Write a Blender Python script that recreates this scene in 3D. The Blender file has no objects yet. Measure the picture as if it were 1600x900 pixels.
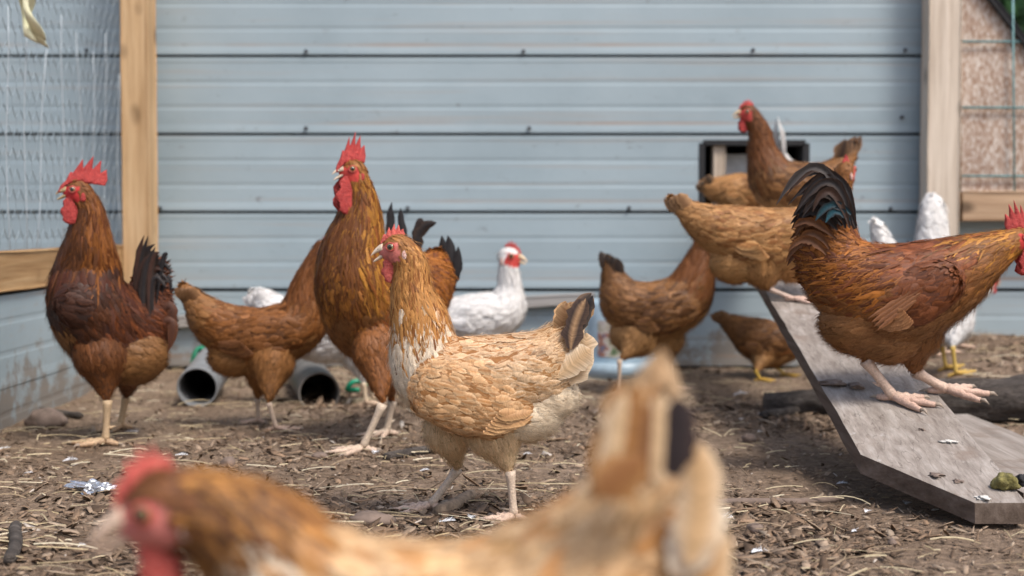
import bpy, bmesh, math, random
import numpy as np
from mathutils import Vector, noise as mnoise

# ------------------------------------------------------------------ camera, sky, sun, exposure
scene = bpy.context.scene
COL = scene.collection
CAM_H, FPX = 0.445, 2222.0
PITCH = math.atan(100.0 / FPX)
cam_data = bpy.data.cameras.new('camera')
cam = bpy.data.objects.new('camera', cam_data)
COL.objects.link(cam)
cam.location = (0, 0, CAM_H)
cam.rotation_euler = (math.pi / 2 - PITCH, 0, 0)
cam_data.lens = 50.0
cam_data.sensor_width = 36.0
cam_data.clip_start = 0.02
cam_data.clip_end = 2000
cam_data.dof.use_dof = True
cam_data.dof.focus_distance = 2.22
cam_data.dof.aperture_fstop = 3.6
scene.camera = cam

SUN_DIR = Vector((0.50, -0.56, 1.15)).normalized()      # towards the sun
world = bpy.data.worlds.new('World')
scene.world = world
world.use_nodes = True
wn = world.node_tree
sky = wn.nodes.new('ShaderNodeTexSky')
sky.sky_type = 'NISHITA'
sky.sun_disc = False
sky.sun_elevation = math.asin(SUN_DIR.z)
sky.sun_rotation = math.atan2(SUN_DIR.x, SUN_DIR.y)
sky.air_density = 1.0
sky.dust_density = 4.0
sky.ozone_density = 0.6
wn.links.new(sky.outputs[0], wn.nodes['Background'].inputs[0])
wn.nodes['Background'].inputs[1].default_value = 0.108
sd = bpy.data.lights.new('sun', 'SUN')
sd.energy = 1.5
sd.angle = math.radians(14)
sd.color = (1.0, 0.955, 0.90)
sun = bpy.data.objects.new('sun', sd)
COL.objects.link(sun)
sun.rotation_euler = SUN_DIR.to_track_quat('Z', 'Y').to_euler()
scene.view_settings.view_transform = 'Standard'
scene.view_settings.look = 'None'
scene.view_settings.gamma = 1.0
scene.view_settings.use_curve_mapping = False
scene.view_settings.exposure = 0.93

# ------------------------------------------------------------------ helpers
random.seed(7)
RNG = np.random.default_rng(11)
_F = np.array([0, math.cos(PITCH), -math.sin(PITCH)])
_U = np.array([0, math.sin(PITCH), math.cos(PITCH)])
CAMP = np.array([0, 0, CAM_H])

def ray(px, py):
    return np.array([(px - 800) / FPX, 0, 0]) + _U * ((450 - py) / FPX) + _F

def at(px, py, d):
    """point on the pixel's ray in the vertical plane Y = d"""
    r = ray(px, py)
    return CAMP + r * (d / r[1])

def smooth01(a):
    a = max(0.0, min(1.0, a))
    return a * a * (3 - 2 * a)

def gz(x, y):
    """ground height: a bank of dirt at the foot of the wall on the right"""
    h = 0.10 * smooth01((x - 0.80) / 0.42) * smooth01((y - 3.0) / 0.55)
    h += 0.018 * smooth01((y - 3.6) / 0.5)
    if abs(x) < 5 and -1 < y < 8:
        h += 0.010 * mnoise.noise((x * 2.3, y * 2.3, 0.3)) + 0.006 * mnoise.noise((x * 7, y * 7, 1.7))
    return h

def ramp_z(x, y):
    return 0.040 + 0.224 * (y - 2.05)

def hit(px, py, surf):
    """where the pixel's ray meets the ground or the ramp"""
    r = ray(px, py)
    lo, hi = 0.3, 8.0
    for _ in range(48):
        m = (lo + hi) / 2
        p = CAMP + r * (m / r[1])
        if p[2] > surf(p[0], p[1]): lo = m
        else: hi = m
    return CAMP + r * (lo / r[1])

def link(o, parent=None):
    COL.objects.link(o)
    if parent is not None: o.parent = parent
    return o

def mesh_obj(name, V, F, mat, parent=None, cols=None, uv=None, smooth=True, origin=None):
    me = bpy.data.meshes.new(name)
    V = np.asarray(V, dtype=np.float64)
    if origin is not None: V = V - np.asarray(origin)
    me.from_pydata(V.tolist() if len(V) < 3000 else V, [], F.tolist() if isinstance(F, np.ndarray) else F)
    if cols is not None:
        a = me.color_attributes.new('Col', 'FLOAT_COLOR', 'POINT')
        c = np.ones((len(V), 4), dtype=np.float32)
        c[:, :3] = cols
        a.data.foreach_set('color', c.ravel())
    if uv is not None:
        ul = me.uv_layers.new(name='UVMap')
        li = np.empty(len(me.loops), dtype=np.int32)
        me.loops.foreach_get('vertex_index', li)
        ul.data.foreach_set('uv', np.asarray(uv, dtype=np.float32)[li].ravel())
    me.materials.append(mat)
    if smooth: me.polygons.foreach_set('use_smooth', np.ones(len(me.polygons), dtype=bool))
    me.update()
    o = bpy.data.objects.new(name, me)
    return link(o, parent)

def fast_mesh(name, V, Q, mat, parent, cols, uv, origin, nrm=None):
    """numpy quads -> mesh object"""
    me = bpy.data.meshes.new(name)
    V = (V - np.asarray(origin)).astype(np.float32)
    nq, k = Q.shape
    me.vertices.add(len(V)); me.vertices.foreach_set('co', V.ravel())
    me.loops.add(nq * k); me.loops.foreach_set('vertex_index', Q.astype(np.int32).ravel())
    me.polygons.add(nq)
    me.polygons.foreach_set('loop_start', np.arange(0, nq * k, k, dtype=np.int32))
    me.polygons.foreach_set('use_smooth', np.ones(nq, dtype=bool))
    a = me.color_attributes.new('Col', 'FLOAT_COLOR', 'POINT')
    c = np.ones((len(V), 4), dtype=np.float32); c[:, :3] = cols
    a.data.foreach_set('color', c.ravel())
    if uv is not None:
        ul = me.uv_layers.new(name='UVMap')
        ul.data.foreach_set('uv', uv.astype(np.float32)[Q.ravel()].ravel())
    me.materials.append(mat)
    me.update(calc_edges=True); me.validate()
    if nrm is not None: me.normals_split_custom_set_from_vertices(nrm.astype(np.float32))
    return link(bpy.data.objects.new(name, me), parent)

def tag(o, label=None, cat=None, group=None, kind=None):
    if label: o['label'] = label
    if cat: o['category'] = cat
    if group: o['group'] = group
    if kind: o['kind'] = kind
    return o

def empty(name, loc):
    o = bpy.data.objects.new(name, None)
    o.location = [float(v) for v in loc]
    o.empty_display_size = 0.05
    return link(o)

def box(x0, x1, y0, y1, z0, z1):
    V = [(x, y, z) for z in (z0, z1) for y in (y0, y1) for x in (x0, x1)]
    F = [(0, 2, 3, 1), (4, 5, 7, 6), (0, 1, 5, 4), (2, 6, 7, 3), (0, 4, 6, 2), (1, 3, 7, 5)]
    return V, F

def bevel_obj(o, w=0.003, seg=2):
    m = o.modifiers.new('bevel', 'BEVEL'); m.width = w; m.segments = seg; m.limit_method = 'ANGLE'
    return o

def rough_beam(name, p0, p1, w, t, mat, parent=None, side=Vector((1, 0, 0)), n=24, jit=0.0012, origin=None, seed=0):
    """sawn timber between two points with slightly uneven faces and rounded edges"""
    p0, p1 = Vector(p0), Vector(p1)
    ax = (p1 - p0).normalized(); s = (side - ax * side.dot(ax)).normalized(); u = ax.cross(s)
    ring = []
    k = 0.10
    for (a, b) in ((-1, -1), (1, -1), (1, 1), (-1, 1)):
        c = 0.003
        ring += [(a * (w / 2 - c) if i == (0 if a * b > 0 else 1) else a * w / 2,
                  b * t / 2 if i == (0 if a * b > 0 else 1) else b * (t / 2 - c)) for i in (0, 1)]
    V, F, UV = [], [], []
    L = (p1 - p0).length
    for i in range(n + 1):
        c = p0 + (p1 - p0) * (i / n)
        for j, (a, b) in enumerate(ring):
            q = c + s * a + u * b
            d = mnoise.noise_vector((q * 9) + Vector((seed * 3.1, 0, 0))) * jit
            V.append(q + d); UV.append((a + b * 0.7, i / n * L))
    m = len(ring)
    for i in range(n):
        for j in range(m):
            F.append((i * m + j, i * m + (j + 1) % m, (i + 1) * m + (j + 1) % m, (i + 1) * m + j))
    F.append(tuple(range(m))[::-1]); F.append(tuple(n * m + j for j in range(m)))
    return mesh_obj(name, [tuple(v) for v in V], F, mat, parent, uv=UV, smooth=False, origin=origin)

def tube(pts, rad, n=8, cap=True):
    """tapered tube along points"""
    P = [Vector(p) for p in pts]
    V, F = [], []
    prev = None
    for i, p in enumerate(P):
        t = (P[min(i + 1, len(P) - 1)] - P[max(i - 1, 0)]).normalized()
        a = prev if prev is not None else (Vector((0, 0, 1)) if abs(t.z) < 0.9 else Vector((1, 0, 0)))
        s = (a - t * a.dot(t)).normalized(); prev = s
        u = t.cross(s)
        for k in range(n):
            an = 2 * math.pi * k / n
            V.append(tuple(p + (s * math.cos(an) + u * math.sin(an)) * rad[i]))
    for i in range(len(P) - 1):
        for k in range(n):
            F.append((i * n + k, i * n + (k + 1) % n, (i + 1) * n + (k + 1) % n, (i + 1) * n + k))
    if cap:
        F.append(tuple(range(n))[::-1]); F.append(tuple((len(P) - 1) * n + k for k in range(n)))
    return V, F

def join(parts):
    V, F = [], []
    for v, f in parts:
        o = len(V); V += list(v); F += [tuple(i + o for i in q) for q in f]
    return V, F

# ------------------------------------------------------------------ materials
def new_mat(name):
    m = bpy.data.materials.new(name); m.use_nodes = True
    nt = m.node_tree; b = nt.nodes['Principled BSDF']
    return m, nt, b

def N(nt, t, **kw):
    n = nt.nodes.new(t)
    for k, v in kw.items():
        if k in n.inputs: n.inputs[k].default_value = v
        else: setattr(n, k, v)
    return n

def ramp(nt, fac, stops):
    r = nt.nodes.new('ShaderNodeValToRGB')
    e = r.color_ramp.elements
    while len(e) < len(stops): e.new(0.5)
    for i, (p, c) in enumerate(stops):
        e[i].position = p; e[i].color = (*c, 1) if len(c) == 3 else c
    nt.links.new(fac, r.inputs[0])
    return r

def mixc(nt, fac, a, b, mode='MIX'):
    m = nt.nodes.new('ShaderNodeMix'); m.data_type = 'RGBA'; m.blend_type = mode
    for s, v in ((0, fac), (6, a), (7, b)):
        if isinstance(v, (int, float)): m.inputs[s].default_value = v
        elif isinstance(v, tuple): m.inputs[s].default_value = (*v, 1)
        else: nt.links.new(v, m.inputs[s])
    return m.outputs[2]

def bump(nt, b, h, strength=0.3, dist=0.01):
    n = nt.nodes.new('ShaderNodeBump'); n.inputs['Strength'].default_value = strength; n.inputs['Distance'].default_value = dist
    nt.links.new(h, n.inputs['Height']); nt.links.new(n.outputs[0], b.inputs['Normal'])

def coords(nt, scale=(1, 1, 1), out='Object', rot=(0, 0, 0)):
    tc = nt.nodes.new('ShaderNodeTexCoord'); mp = nt.nodes.new('ShaderNodeMapping')
    mp.inputs['Scale'].default_value = scale; mp.inputs['Rotation'].default_value = rot
    nt.links.new(tc.outputs[out], mp.inputs[0])
    return mp.outputs[0]

def noise_tex(nt, vec, scale, detail=4, rough=0.55):
    n = N(nt, 'ShaderNodeTexNoise', Scale=scale, Detail=detail, Roughness=rough)
    nt.links.new(vec, n.inputs['Vector'])
    return n.outputs[0]

def mat_feather():
    m, nt, b = new_mat('feather')
    at_ = N(nt, 'ShaderNodeAttribute', attribute_name='Col')
    uv = coords(nt, (1, 1, 1), 'UV')
    sep = N(nt, 'ShaderNodeSeparateXYZ'); nt.links.new(uv, sep.inputs[0])
    # barbs run out from the shaft towards the tip
    ab = N(nt, 'ShaderNodeMath', operation='ABSOLUTE'); nt.links.new(sep.outputs[0], ab.inputs[0])
    m1 = N(nt, 'ShaderNodeMath', operation='MULTIPLY_ADD'); nt.links.new(ab.outputs[0], m1.inputs[0])
    m1.inputs[1].default_value = -0.35; nt.links.new(sep.outputs[1], m1.inputs[2])
    cx = N(nt, 'ShaderNodeCombineXYZ'); nt.links.new(m1.outputs[0], cx.inputs[0]); 
    geo = N(nt, 'ShaderNodeNewGeometry')
    sc = N(nt, 'ShaderNodeVectorMath', operation='SCALE'); nt.links.new(geo.outputs['Position'], sc.inputs[0]); sc.inputs['Scale'].default_value = 2.0
    add = N(nt, 'ShaderNodeVectorMath', operation='ADD'); nt.links.new(cx.outputs[0], add.inputs[0]); nt.links.new(sc.outputs[0], add.inputs[1])
    n1 = noise_tex(nt, add.outputs[0], 16, 3, 0.6)
    r1 = ramp(nt, n1, [(0.28, (0.66, 0.62, 0.58)), (0.72, (1.24, 1.24, 1.24))])
    c = mixc(nt, 1.0, at_.outputs['Color'], r1.outputs[0], 'MULTIPLY')
    nt.links.new(c, b.inputs['Base Color'])
    b.inputs['Roughness'].default_value = 0.55
    b.inputs['Specular IOR Level'].default_value = 0.35
    b.inputs['Sheen Weight'].default_value = 0.0
    b.inputs['Sheen Roughness'].default_value = 0.5
    tr = N(nt, 'ShaderNodeBsdfTranslucent'); nt.links.new(c, tr.inputs[0])
    mx = N(nt, 'ShaderNodeMixShader'); mx.inputs[0].default_value = 0.10
    nt.links.new(b.outputs[0], mx.inputs[1]); nt.links.new(tr.outputs[0], mx.inputs[2])
    nt.links.new(mx.outputs[0], nt.nodes['Material Output'].inputs[0])
    bump(nt, b, n1, 0.25, 0.002)
    return m

def mat_vcol(name, rough=0.6, nscale=200, bstr=0.3, spec=0.4, lo=0.75, hi=1.15, sss=0.0, coat=0.0):
    m, nt, b = new_mat(name)
    a = N(nt, 'ShaderNodeAttribute', attribute_name='Col')
    v = coords(nt)
    n = noise_tex(nt, v, nscale, 4)
    r = ramp(nt, n, [(0.3, (lo,) * 3), (0.7, (hi,) * 3)])
    nt.links.new(mixc(nt, 1.0, a.outputs['Color'], r.outputs[0], 'MULTIPLY'), b.inputs['Base Color'])
    b.inputs['Roughness'].default_value = rough
    b.inputs['Specular IOR Level'].default_value = spec
    if sss:
        b.inputs['Subsurface Weight'].default_value = sss
        b.inputs['Subsurface Radius'].default_value = (0.006, 0.002, 0.001)
        b.inputs['Subsurface Scale'].default_value = 1.0
    b.inputs['Coat Weight'].default_value = coat
    bump(nt, b, n, bstr, 0.002)
    return m

def mat_skin(name, c0, c1, scale=260):
    m, nt, b = new_mat(name)
    v = coords(nt)
    n = noise_tex(nt, v, scale, 4, 0.7)
    n2 = noise_tex(nt, v, 130, 4, 0.65)
    r = ramp(nt, n2, [(0.3, c0), (0.72, c1)])
    nt.links.new(r.outputs[0], b.inputs['Base Color'])
    b.inputs['Roughness'].default_value = 0.5
    b.inputs['Subsurface Weight'].default_value = 0.15
    b.inputs['Subsurface Radius'].default_value = (0.006, 0.0015, 0.001)
    b.inputs['Subsurface Scale'].default_value = 1.0
    bump(nt, b, n, 0.9, 0.004)
    return m

def mat_siding():
    m, nt, b = new_mat('siding_metal')
    v = coords(nt)
    n = noise_tex(nt, v, 2.2, 5, 0.6)
    c = ramp(nt, n, [(0.22, (0.262, 0.330, 0.365)), (0.5, (0.325, 0.402, 0.440)), (0.8, (0.372, 0.448, 0.484))]).outputs[0]
    vs = coords(nt, (0.6, 8, 26))
    st = noise_tex(nt, vs, 2.0, 4, 0.65)
    s = ramp(nt, st, [(0.55, (0, 0, 0)), (0.78, (1, 1, 1))]).outputs[0]
    c = mixc(nt, s, c, (0.36, 0.36, 0.35))
    # dark scuffs and specks
    vk = coords(nt, (1, 1, 1.6))
    sp = noise_tex(nt, vk, 17, 5, 0.75)
    k = ramp(nt, sp, [(0.63, (0, 0, 0)), (0.74, (0.75, 0.75, 0.75))]).outputs[0]
    c = mixc(nt, k, c, (0.17, 0.17, 0.17))
    # mud splashed up from the ground
    tz = N(nt, 'ShaderNodeTexCoord'); sz = N(nt, 'ShaderNodeSeparateXYZ'); nt.links.new(tz.outputs['Object'], sz.inputs[0])
    mz = N(nt, 'ShaderNodeMapRange'); nt.links.new(sz.outputs[2], mz.inputs[0])
    mz.inputs[1].default_value = 0.03; mz.inputs[2].default_value = 0.26; mz.inputs[3].default_value = 0.50; mz.inputs[4].default_value = 0.15
    ms = noise_tex(nt, coords(nt), 13, 6, 0.72)
    mt = N(nt, 'ShaderNodeMath', operation='ADD'); nt.links.new(mz.outputs[0], mt.inputs[0]); nt.links.new(ms, mt.inputs[1])
    c = mixc(nt, ramp(nt, mt.outputs[0], [(0.86, (0, 0, 0)), (0.98, (0.8, 0.8, 0.8))]).outputs[0], c, (0.21, 0.17, 0.135))
    # tan water stains along the bottom fold of each band
    tc = N(nt, 'ShaderNodeTexCoord'); sp_ = N(nt, 'ShaderNodeSeparateXYZ'); nt.links.new(tc.outputs['Object'], sp_.inputs[0])
    su = N(nt, 'ShaderNodeMath', operation='SUBTRACT'); nt.links.new(sp_.outputs[2], su.inputs[0]); su.inputs[1].default_value = 0.256
    mo = N(nt, 'ShaderNodeMath', operation='FLOORED_MODULO'); nt.links.new(su.outputs[0], mo.inputs[0]); mo.inputs[1].default_value = 0.2286
    bd = ramp(nt, mo.outputs[0], [(0.020, (0, 0, 0)), (0.025, (1, 1, 1)), (0.030, (1, 1, 1)), (0.036, (0, 0, 0))]).outputs[0]
    nb_ = noise_tex(nt, coords(nt, (1.1, 1, 0.9)), 1.0, 3, 0.6)
    c = mixc(nt, mixc(nt, 1.0, bd, ramp(nt, nb_, [(0.42, (0, 0, 0)), (0.62, (0.8, 0.8, 0.8))]).outputs[0], 'MULTIPLY'), c, (0.36, 0.27, 0.21))
    nt.links.new(c, b.inputs['Base Color'])
    b.inputs['Metallic'].default_value = 0.15
    b.inputs['Roughness'].default_value = 0.5
    bump(nt, b, n, 0.15, 0.02)
    return m

def mat_wood(name, dark, mid, light, grain=(6, 60, 60), knots=True, rough=0.75, axis=2):
    """grain runs along object axis"""
    m, nt, b = new_mat(name)
    sc = [42, 42, 42]; sc[axis] = 2.2
    v = coords(nt, tuple(sc))
    n = noise_tex(nt, v, 1.6, 6, 0.62)
    sc2 = [9, 9, 9]; sc2[axis] = 0.7
    v2 = coords(nt, tuple(sc2))
    n2 = noise_tex(nt, v2, 1.3, 4, 0.55)
    c = ramp(nt, n, [(0.28, dark), (0.5, mid), (0.74, light)]).outputs[0]
    c2 = ramp(nt, n2, [(0.3, (0.86, 0.84, 0.82) if name == 'grey_plank' else (0.72, 0.68, 0.64)), (0.7, (1.12, 1.12, 1.12))]).outputs[0]
    c = mixc(nt, 1.0, c, c2, 'MULTIPLY')
    if name == 'grey_plank':
        f = [150, 150, 150]; f[axis] = 2.0
        g2 = noise_tex(nt, coords(nt, tuple(f)), 1.0, 5, 0.7)
        c = mixc(nt, 1.0, c, ramp(nt, g2, [(0.3, (0.80, 0.79, 0.78)), (0.7, (1.15, 1.15, 1.15))]).outputs[0], 'MULTIPLY')
        f = [55, 55, 55]; f[axis] = 1.3
        ck = noise_tex(nt, coords(nt, tuple(f)), 1.0, 2, 0.4)
        c = mixc(nt, ramp(nt, ck, [(0.490, (0, 0, 0)), (0.5, (0.6, 0.6, 0.6)), (0.510, (0, 0, 0))]).outputs[0], c, (0.06, 0.045, 0.035))
        d1 = noise_tex(nt, coords(nt), 9, 5, 0.65)
        c = mixc(nt, ramp(nt, d1, [(0.56, (0, 0, 0)), (0.68, (0.8, 0.8, 0.8))]).outputs[0], c, (0.20, 0.155, 0.125))
        d2 = noise_tex(nt, coords(nt, (1, 1, 1), rot=(0, 0, 1.0)), 22, 4, 0.6)
        c = mixc(nt, ramp(nt, d2, [(0.66, (0, 0, 0)), (0.73, (0.7, 0.7, 0.7))]).outputs[0], c, (0.48, 0.46, 0.44))
    if knots:
        sc3 = [12, 12, 12]; sc3[axis] = 7
        v3 = coords(nt, tuple(sc3))
        vo = N(nt, 'ShaderNodeTexVoronoi', Scale=1.0); nt.links.new(v3, vo.inputs['Vector'])
        k = ramp(nt, vo.outputs['Distance'], [(0.10, (1, 1, 1)), (0.26, (0, 0, 0))]).outputs[0]
        nk = noise_tex(nt, v3, 0.35, 2)
        kk = mixc(nt, 1.0, k, ramp(nt, nk, [(0.40, (0, 0, 0)), (0.5, (1, 1, 1))]).outputs[0], 'MULTIPLY')
        c = mixc(nt, kk, c, tuple(x * 0.45 for x in dark))
    nt.links.new(c, b.inputs['Base Color'])
    b.inputs['Roughness'].default_value = rough
    b.inputs['Specular IOR Level'].default_value = 0.25
    bump(nt, b, n, 0.5, 0.004)
    return m

def mat_plain(name, c, rough=0.5, metallic=0.0, var=0.2, scale=30, bstr=0.1):
    m, nt, b = new_mat(name)
    n = noise_tex(nt, coords(nt), scale, 4)
    r = ramp(nt, n, [(0.3, tuple(x * (1 - var) for x in c)), (0.7, tuple(min(1, x * (1 + var)) for x in c))])
    nt.links.new(r.outputs[0], b.inputs['Base Color'])
    b.inputs['Roughness'].default_value = rough; b.inputs['Metallic'].default_value = metallic
    bump(nt, b, n, bstr, 0.004)
    return m

def mat_ground():
    m, nt, b = new_mat('dirt')
    v = coords(nt)
    n = noise_tex(nt, v, 3.0, 6, 0.6)
    n2 = noise_tex(nt, v, 60, 6, 0.7)
    n3 = noise_tex(nt, v, 220, 3, 0.6)
    c = ramp(nt, n, [(0.3, (0.16, 0.112, 0.076)), (0.6, (0.245, 0.18, 0.13)), (0.8, (0.31, 0.24, 0.18))]).outputs[0]
    c2 = ramp(nt, n2, [(0.3, (0.45, 0.43, 0.42)), (0.55, (1, 1, 1)), (0.75, (1.7, 1.65, 1.6))]).outputs[0]
    c = mixc(nt, 1.0, c, c2, 'MULTIPLY')
    sp = ramp(nt, n3, [(0.66, (0, 0, 0)), (0.72, (1, 1, 1))]).outputs[0]
    c = mixc(nt, sp, c, (0.34, 0.29, 0.24))
    nt.links.new(c, b.inputs['Base Color'])
    b.inputs['Roughness'].default_value = 0.95
    b.inputs['Specular IOR Level'].default_value = 0.15
    h = mixc(nt, 0.4, n2, n3)
    bump(nt, b, h, 0.9, 0.012)
    return m

def mat_osb():
    m, nt, b = new_mat('strand_board')
    v = coords(nt, (75, 1, 38), rot=(0, 0.5, 0))
    vo = N(nt, 'ShaderNodeTexVoronoi', Scale=2.2); nt.links.new(v, vo.inputs['Vector'])
    sep = N(nt, 'ShaderNodeSeparateColor'); nt.links.new(vo.outputs['Color'], sep.inputs[0])
    c = ramp(nt, sep.outputs[0], [(0.0, (0.30, 0.19, 0.13)), (0.35, (0.42, 0.31, 0.24)), (0.7, (0.52, 0.43, 0.36)), (1.0, (0.62, 0.56, 0.5))]).outputs[0]
    n = noise_tex(nt, coords(nt), 5, 5)
    c = mixc(nt, 1.0, c, ramp(nt, n, [(0.3, (0.75, 0.72, 0.72)), (0.7, (1.1, 1.1, 1.1))]).outputs[0], 'MULTIPLY')
    nt.links.new(c, b.inputs['Base Color'])
    b.inputs['Roughness'].default_value = 0.8
    bump(nt, b, sep.outputs[1], 0.3, 0.003)
    return m

def mat_bark():
    m, nt, b = new_mat('bark')
    v = coords(nt, (7, 30, 30))
    n = noise_tex(nt, v, 1.5, 6, 0.7)
    c = ramp(nt, n, [(0.3, (0.025, 0.02, 0.017)), (0.55, (0.085, 0.07, 0.06)), (0.75, (0.18, 0.155, 0.135))]).outputs[0]
    nt.links.new(c, b.inputs['Base Color']); b.inputs['Roughness'].default_value = 0.95
    bump(nt, b, n, 1.0, 0.02)
    return m

M = dict(
    feather=mat_feather(),
    skin=mat_vcol('bird_skin', 0.7, 120, 0.3),
    comb=mat_skin('comb_skin', (0.33, 0.022, 0.020), (0.55, 0.062, 0.052)),
    combhen=mat_skin('comb_skin_pale', (0.50, 0.07, 0.055), (0.68, 0.15, 0.115)),
    lobe=mat_skin('lobe_skin', (0.55, 0.30, 0.26), (0.7, 0.5, 0.42)),
    horn=mat_vcol('beak_horn', 0.6, 90, 0.1, 0.5, 0.85, 1.1),
    eye=mat_vcol('eyeball', 0.08, 300, 0.0, 0.6, 0.9, 1.1, coat=1.0),
    leg=mat_vcol('leg_scales', 0.5, 330, 0.8, 0.4, 0.72, 1.12),
    siding=mat_siding(),
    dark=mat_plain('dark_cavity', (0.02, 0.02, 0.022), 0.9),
    post=mat_wood('fresh_pine', (0.40, 0.25, 0.125), (0.56, 0.385, 0.215), (0.68, 0.50, 0.31)),
    postpale=mat_wood('weathered_pine', (0.48, 0.40, 0.32), (0.60, 0.52, 0.43), (0.70, 0.62, 0.53)),
    rail=mat_wood('tan_rail', (0.28, 0.16, 0.07), (0.40, 0.25, 0.12), (0.50, 0.34, 0.18), axis=1),
    railx=mat_wood('tan_rail_cross', (0.32, 0.21, 0.13), (0.45, 0.31, 0.20), (0.55, 0.41, 0.28), axis=0),
    plank=mat_wood('grey_plank', (0.18, 0.152, 0.132), (0.285, 0.252, 0.225), (0.38, 0.35, 0.322), knots=False, axis=1),
    plankedge=mat_wood('dark_plank_edge', (0.07, 0.05, 0.038), (0.13, 0.098, 0.078), (0.20, 0.16, 0.135), knots=False, axis=1),
    skirt=mat_wood('grey_skirt', (0.24, 0.23, 0.22), (0.36, 0.35, 0.34), (0.44, 0.43, 0.42), knots=False, axis=0),
    ground=mat_ground(), osb=mat_osb(), bark=mat_bark(),
    litter=mat_vcol('litter', 0.85, 150, 0.3, 0.2),
    wire=mat_plain('galvanised_wire', (0.33, 0.40, 0.44), 0.45, 0.5),
    teal=mat_plain('green_coated_wire', (0.16, 0.32, 0.33), 0.5),
    string=mat_plain('pale_twine', (0.45, 0.50, 0.53), 0.7),
    cloth=mat_plain('yellow_cloth', (0.86, 0.83, 0.58), 0.8),
    pvc=mat_plain('grey_pvc', (0.19, 0.20, 0.21), 0.45, 0, 0.25, 12),
    pvcdirt=mat_plain('dirty_pvc', (0.13, 0.12, 0.11), 0.5, 0, 0.4, 18),
    green=mat_plain('green_plastic', (0.008, 0.24, 0.13), 0.35, 0, 0.15),
    bluepl=mat_plain('pale_blue_plastic', (0.42, 0.55, 0.64), 0.4, 0, 0.12),
    screw=mat_plain('screw_head', (0.10, 0.105, 0.115), 0.5, 0.5),
    stone=mat_plain('stone', (0.17, 0.125, 0.10), 0.9, 0, 0.35, 40, 0.6),
    whitepaint=mat_plain('white_paint', (0.62, 0.62, 0.62), 0.6),
    foil=mat_plain('foil', (0.72, 0.73, 0.75), 0.25, 0.9, 0.1, 60, 0.6),
    down=mat_vcol('down_white', 0.8, 300, 0.2, 0.2),
    dung=mat_plain('dung', (0.16, 0.14, 0.045), 0.9, 0, 0.45, 120, 1.0),
    leaf=mat_vcol('leaf', 0.6, 30, 0.1),
)

def mat_label():
    m, nt, b = new_mat('printed_label')
    v = coords(nt, (18, 18, 22))
    vo = N(nt, 'ShaderNodeTexNoise', Scale=1.4, Detail=3); nt.links.new(v, vo.inputs['Vector'])
    c = ramp(nt, vo.outputs[0], [(0.30, (0.10, 0.17, 0.08)), (0.42, (0.55, 0.50, 0.40)), (0.5, (0.62, 0.60, 0.58)), (0.58, (0.42, 0.17, 0.10)), (0.68, (0.12, 0.25, 0.42))])
    nt.links.new(c.outputs[0], b.inputs['Base Color']); b.inputs['Roughness'].default_value = 0.4
    return m
M['label'] = mat_label()

# ------------------------------------------------------------------ ground
def build_ground():
    def axis(lo, hi, step, far_lo, far_hi):
        a = list(np.arange(lo, hi + 1e-6, step))
        s, x = step, hi
        while x < far_hi: s *= 1.35; x += s; a.append(x)
        s, x = step, lo
        while x > far_lo: s *= 1.35; x -= s; a.insert(0, x)
        return a
    X = axis(-1.5, 2.1, 0.016, -250, 250); Y = axis(0.5, 4.4, 0.016, -250, 400)
    V = []
    for y in Y:
        for x in X:
            z = gz(x, y)
            if -1.6 < x < 2.2 and 0.4 < y < 4.5:
                z += 0.004 * mnoise.noise((x * 28, y * 28, 4.0)) + 0.003 * mnoise.noise((x * 60, y * 60, 9.0))
            V.append((x, y, z))
    nx = len(X)
    i = np.arange((len(Y) - 1) * nx).reshape(len(Y) - 1, nx)[:, :-1].ravel()
    F = np.stack([i, i + 1, i + nx + 1, i + nx], 1)
    o = mesh_obj('ground', V, F, M['ground'])
    tag(o, kind='structure')
build_ground()

# ------------------------------------------------------------------ back wall: horizontal siding
WY = 4.2                       # face of the wall
SEAM0, PITCHZ = 0.256, 0.2286  # a seam's height and the seam spacing
PROFILE = [(0.000, 0.0045), (0.008, 0.0045), (0.024, 0.003), (0.066, 0.003), (0.071, 0.0022), (0.078, 0.0022), (0.083, 0.003),
           (0.138, 0.003), (0.143, 0.0022), (0.150, 0.0022), (0.155, 0.003), (0.203, 0.003), (0.206, 0.0038), (0.2200, 0.0038)]

def prof(h):
    zs = [p[0] for p in PROFILE]
    return float(np.interp(h, zs, [p[1] for p in PROFILE]))

def siding_band(x0, x1, zb, parent, origin, c0=0.0, c1=0.2200, y=WY, axis='x', seed=0, sgn=1):
    """one formed metal band, profile clipped to heights c0..c1"""
    hs = sorted({c0, c1} | {p[0] for p in PROFILE if c0 < p[0] < c1})
    n = max(2, int((x1 - x0) / 0.06))
    V, F = [], []
    rows = [(h, prof(h)) for h in hs]
    rows = [(rows[0][0], -0.012)] + rows + [(rows[-1][0], -0.012)]
    for i in range(n + 1):
        x = x0 + (x1 - x0) * i / n
        for h, o in rows:
            w = 0.0022 * mnoise.noise((x * 2.1 + seed, h * 9, seed * 1.7)) if o > -0.01 else 0
            q = y - (o + w) * sgn
            V.append((x, q, zb + h) if axis == 'x' else (q, x, zb + h))
    m = len(rows)
    for i in range(n):
        for j in range(m - 1):
            f = (i * m + j, (i + 1) * m + j, (i + 1) * m + j + 1, i * m + j + 1)
            F.append(f)
    return mesh_obj('siding_band', V, F, M['siding'], parent, smooth=False, origin=origin)

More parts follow.
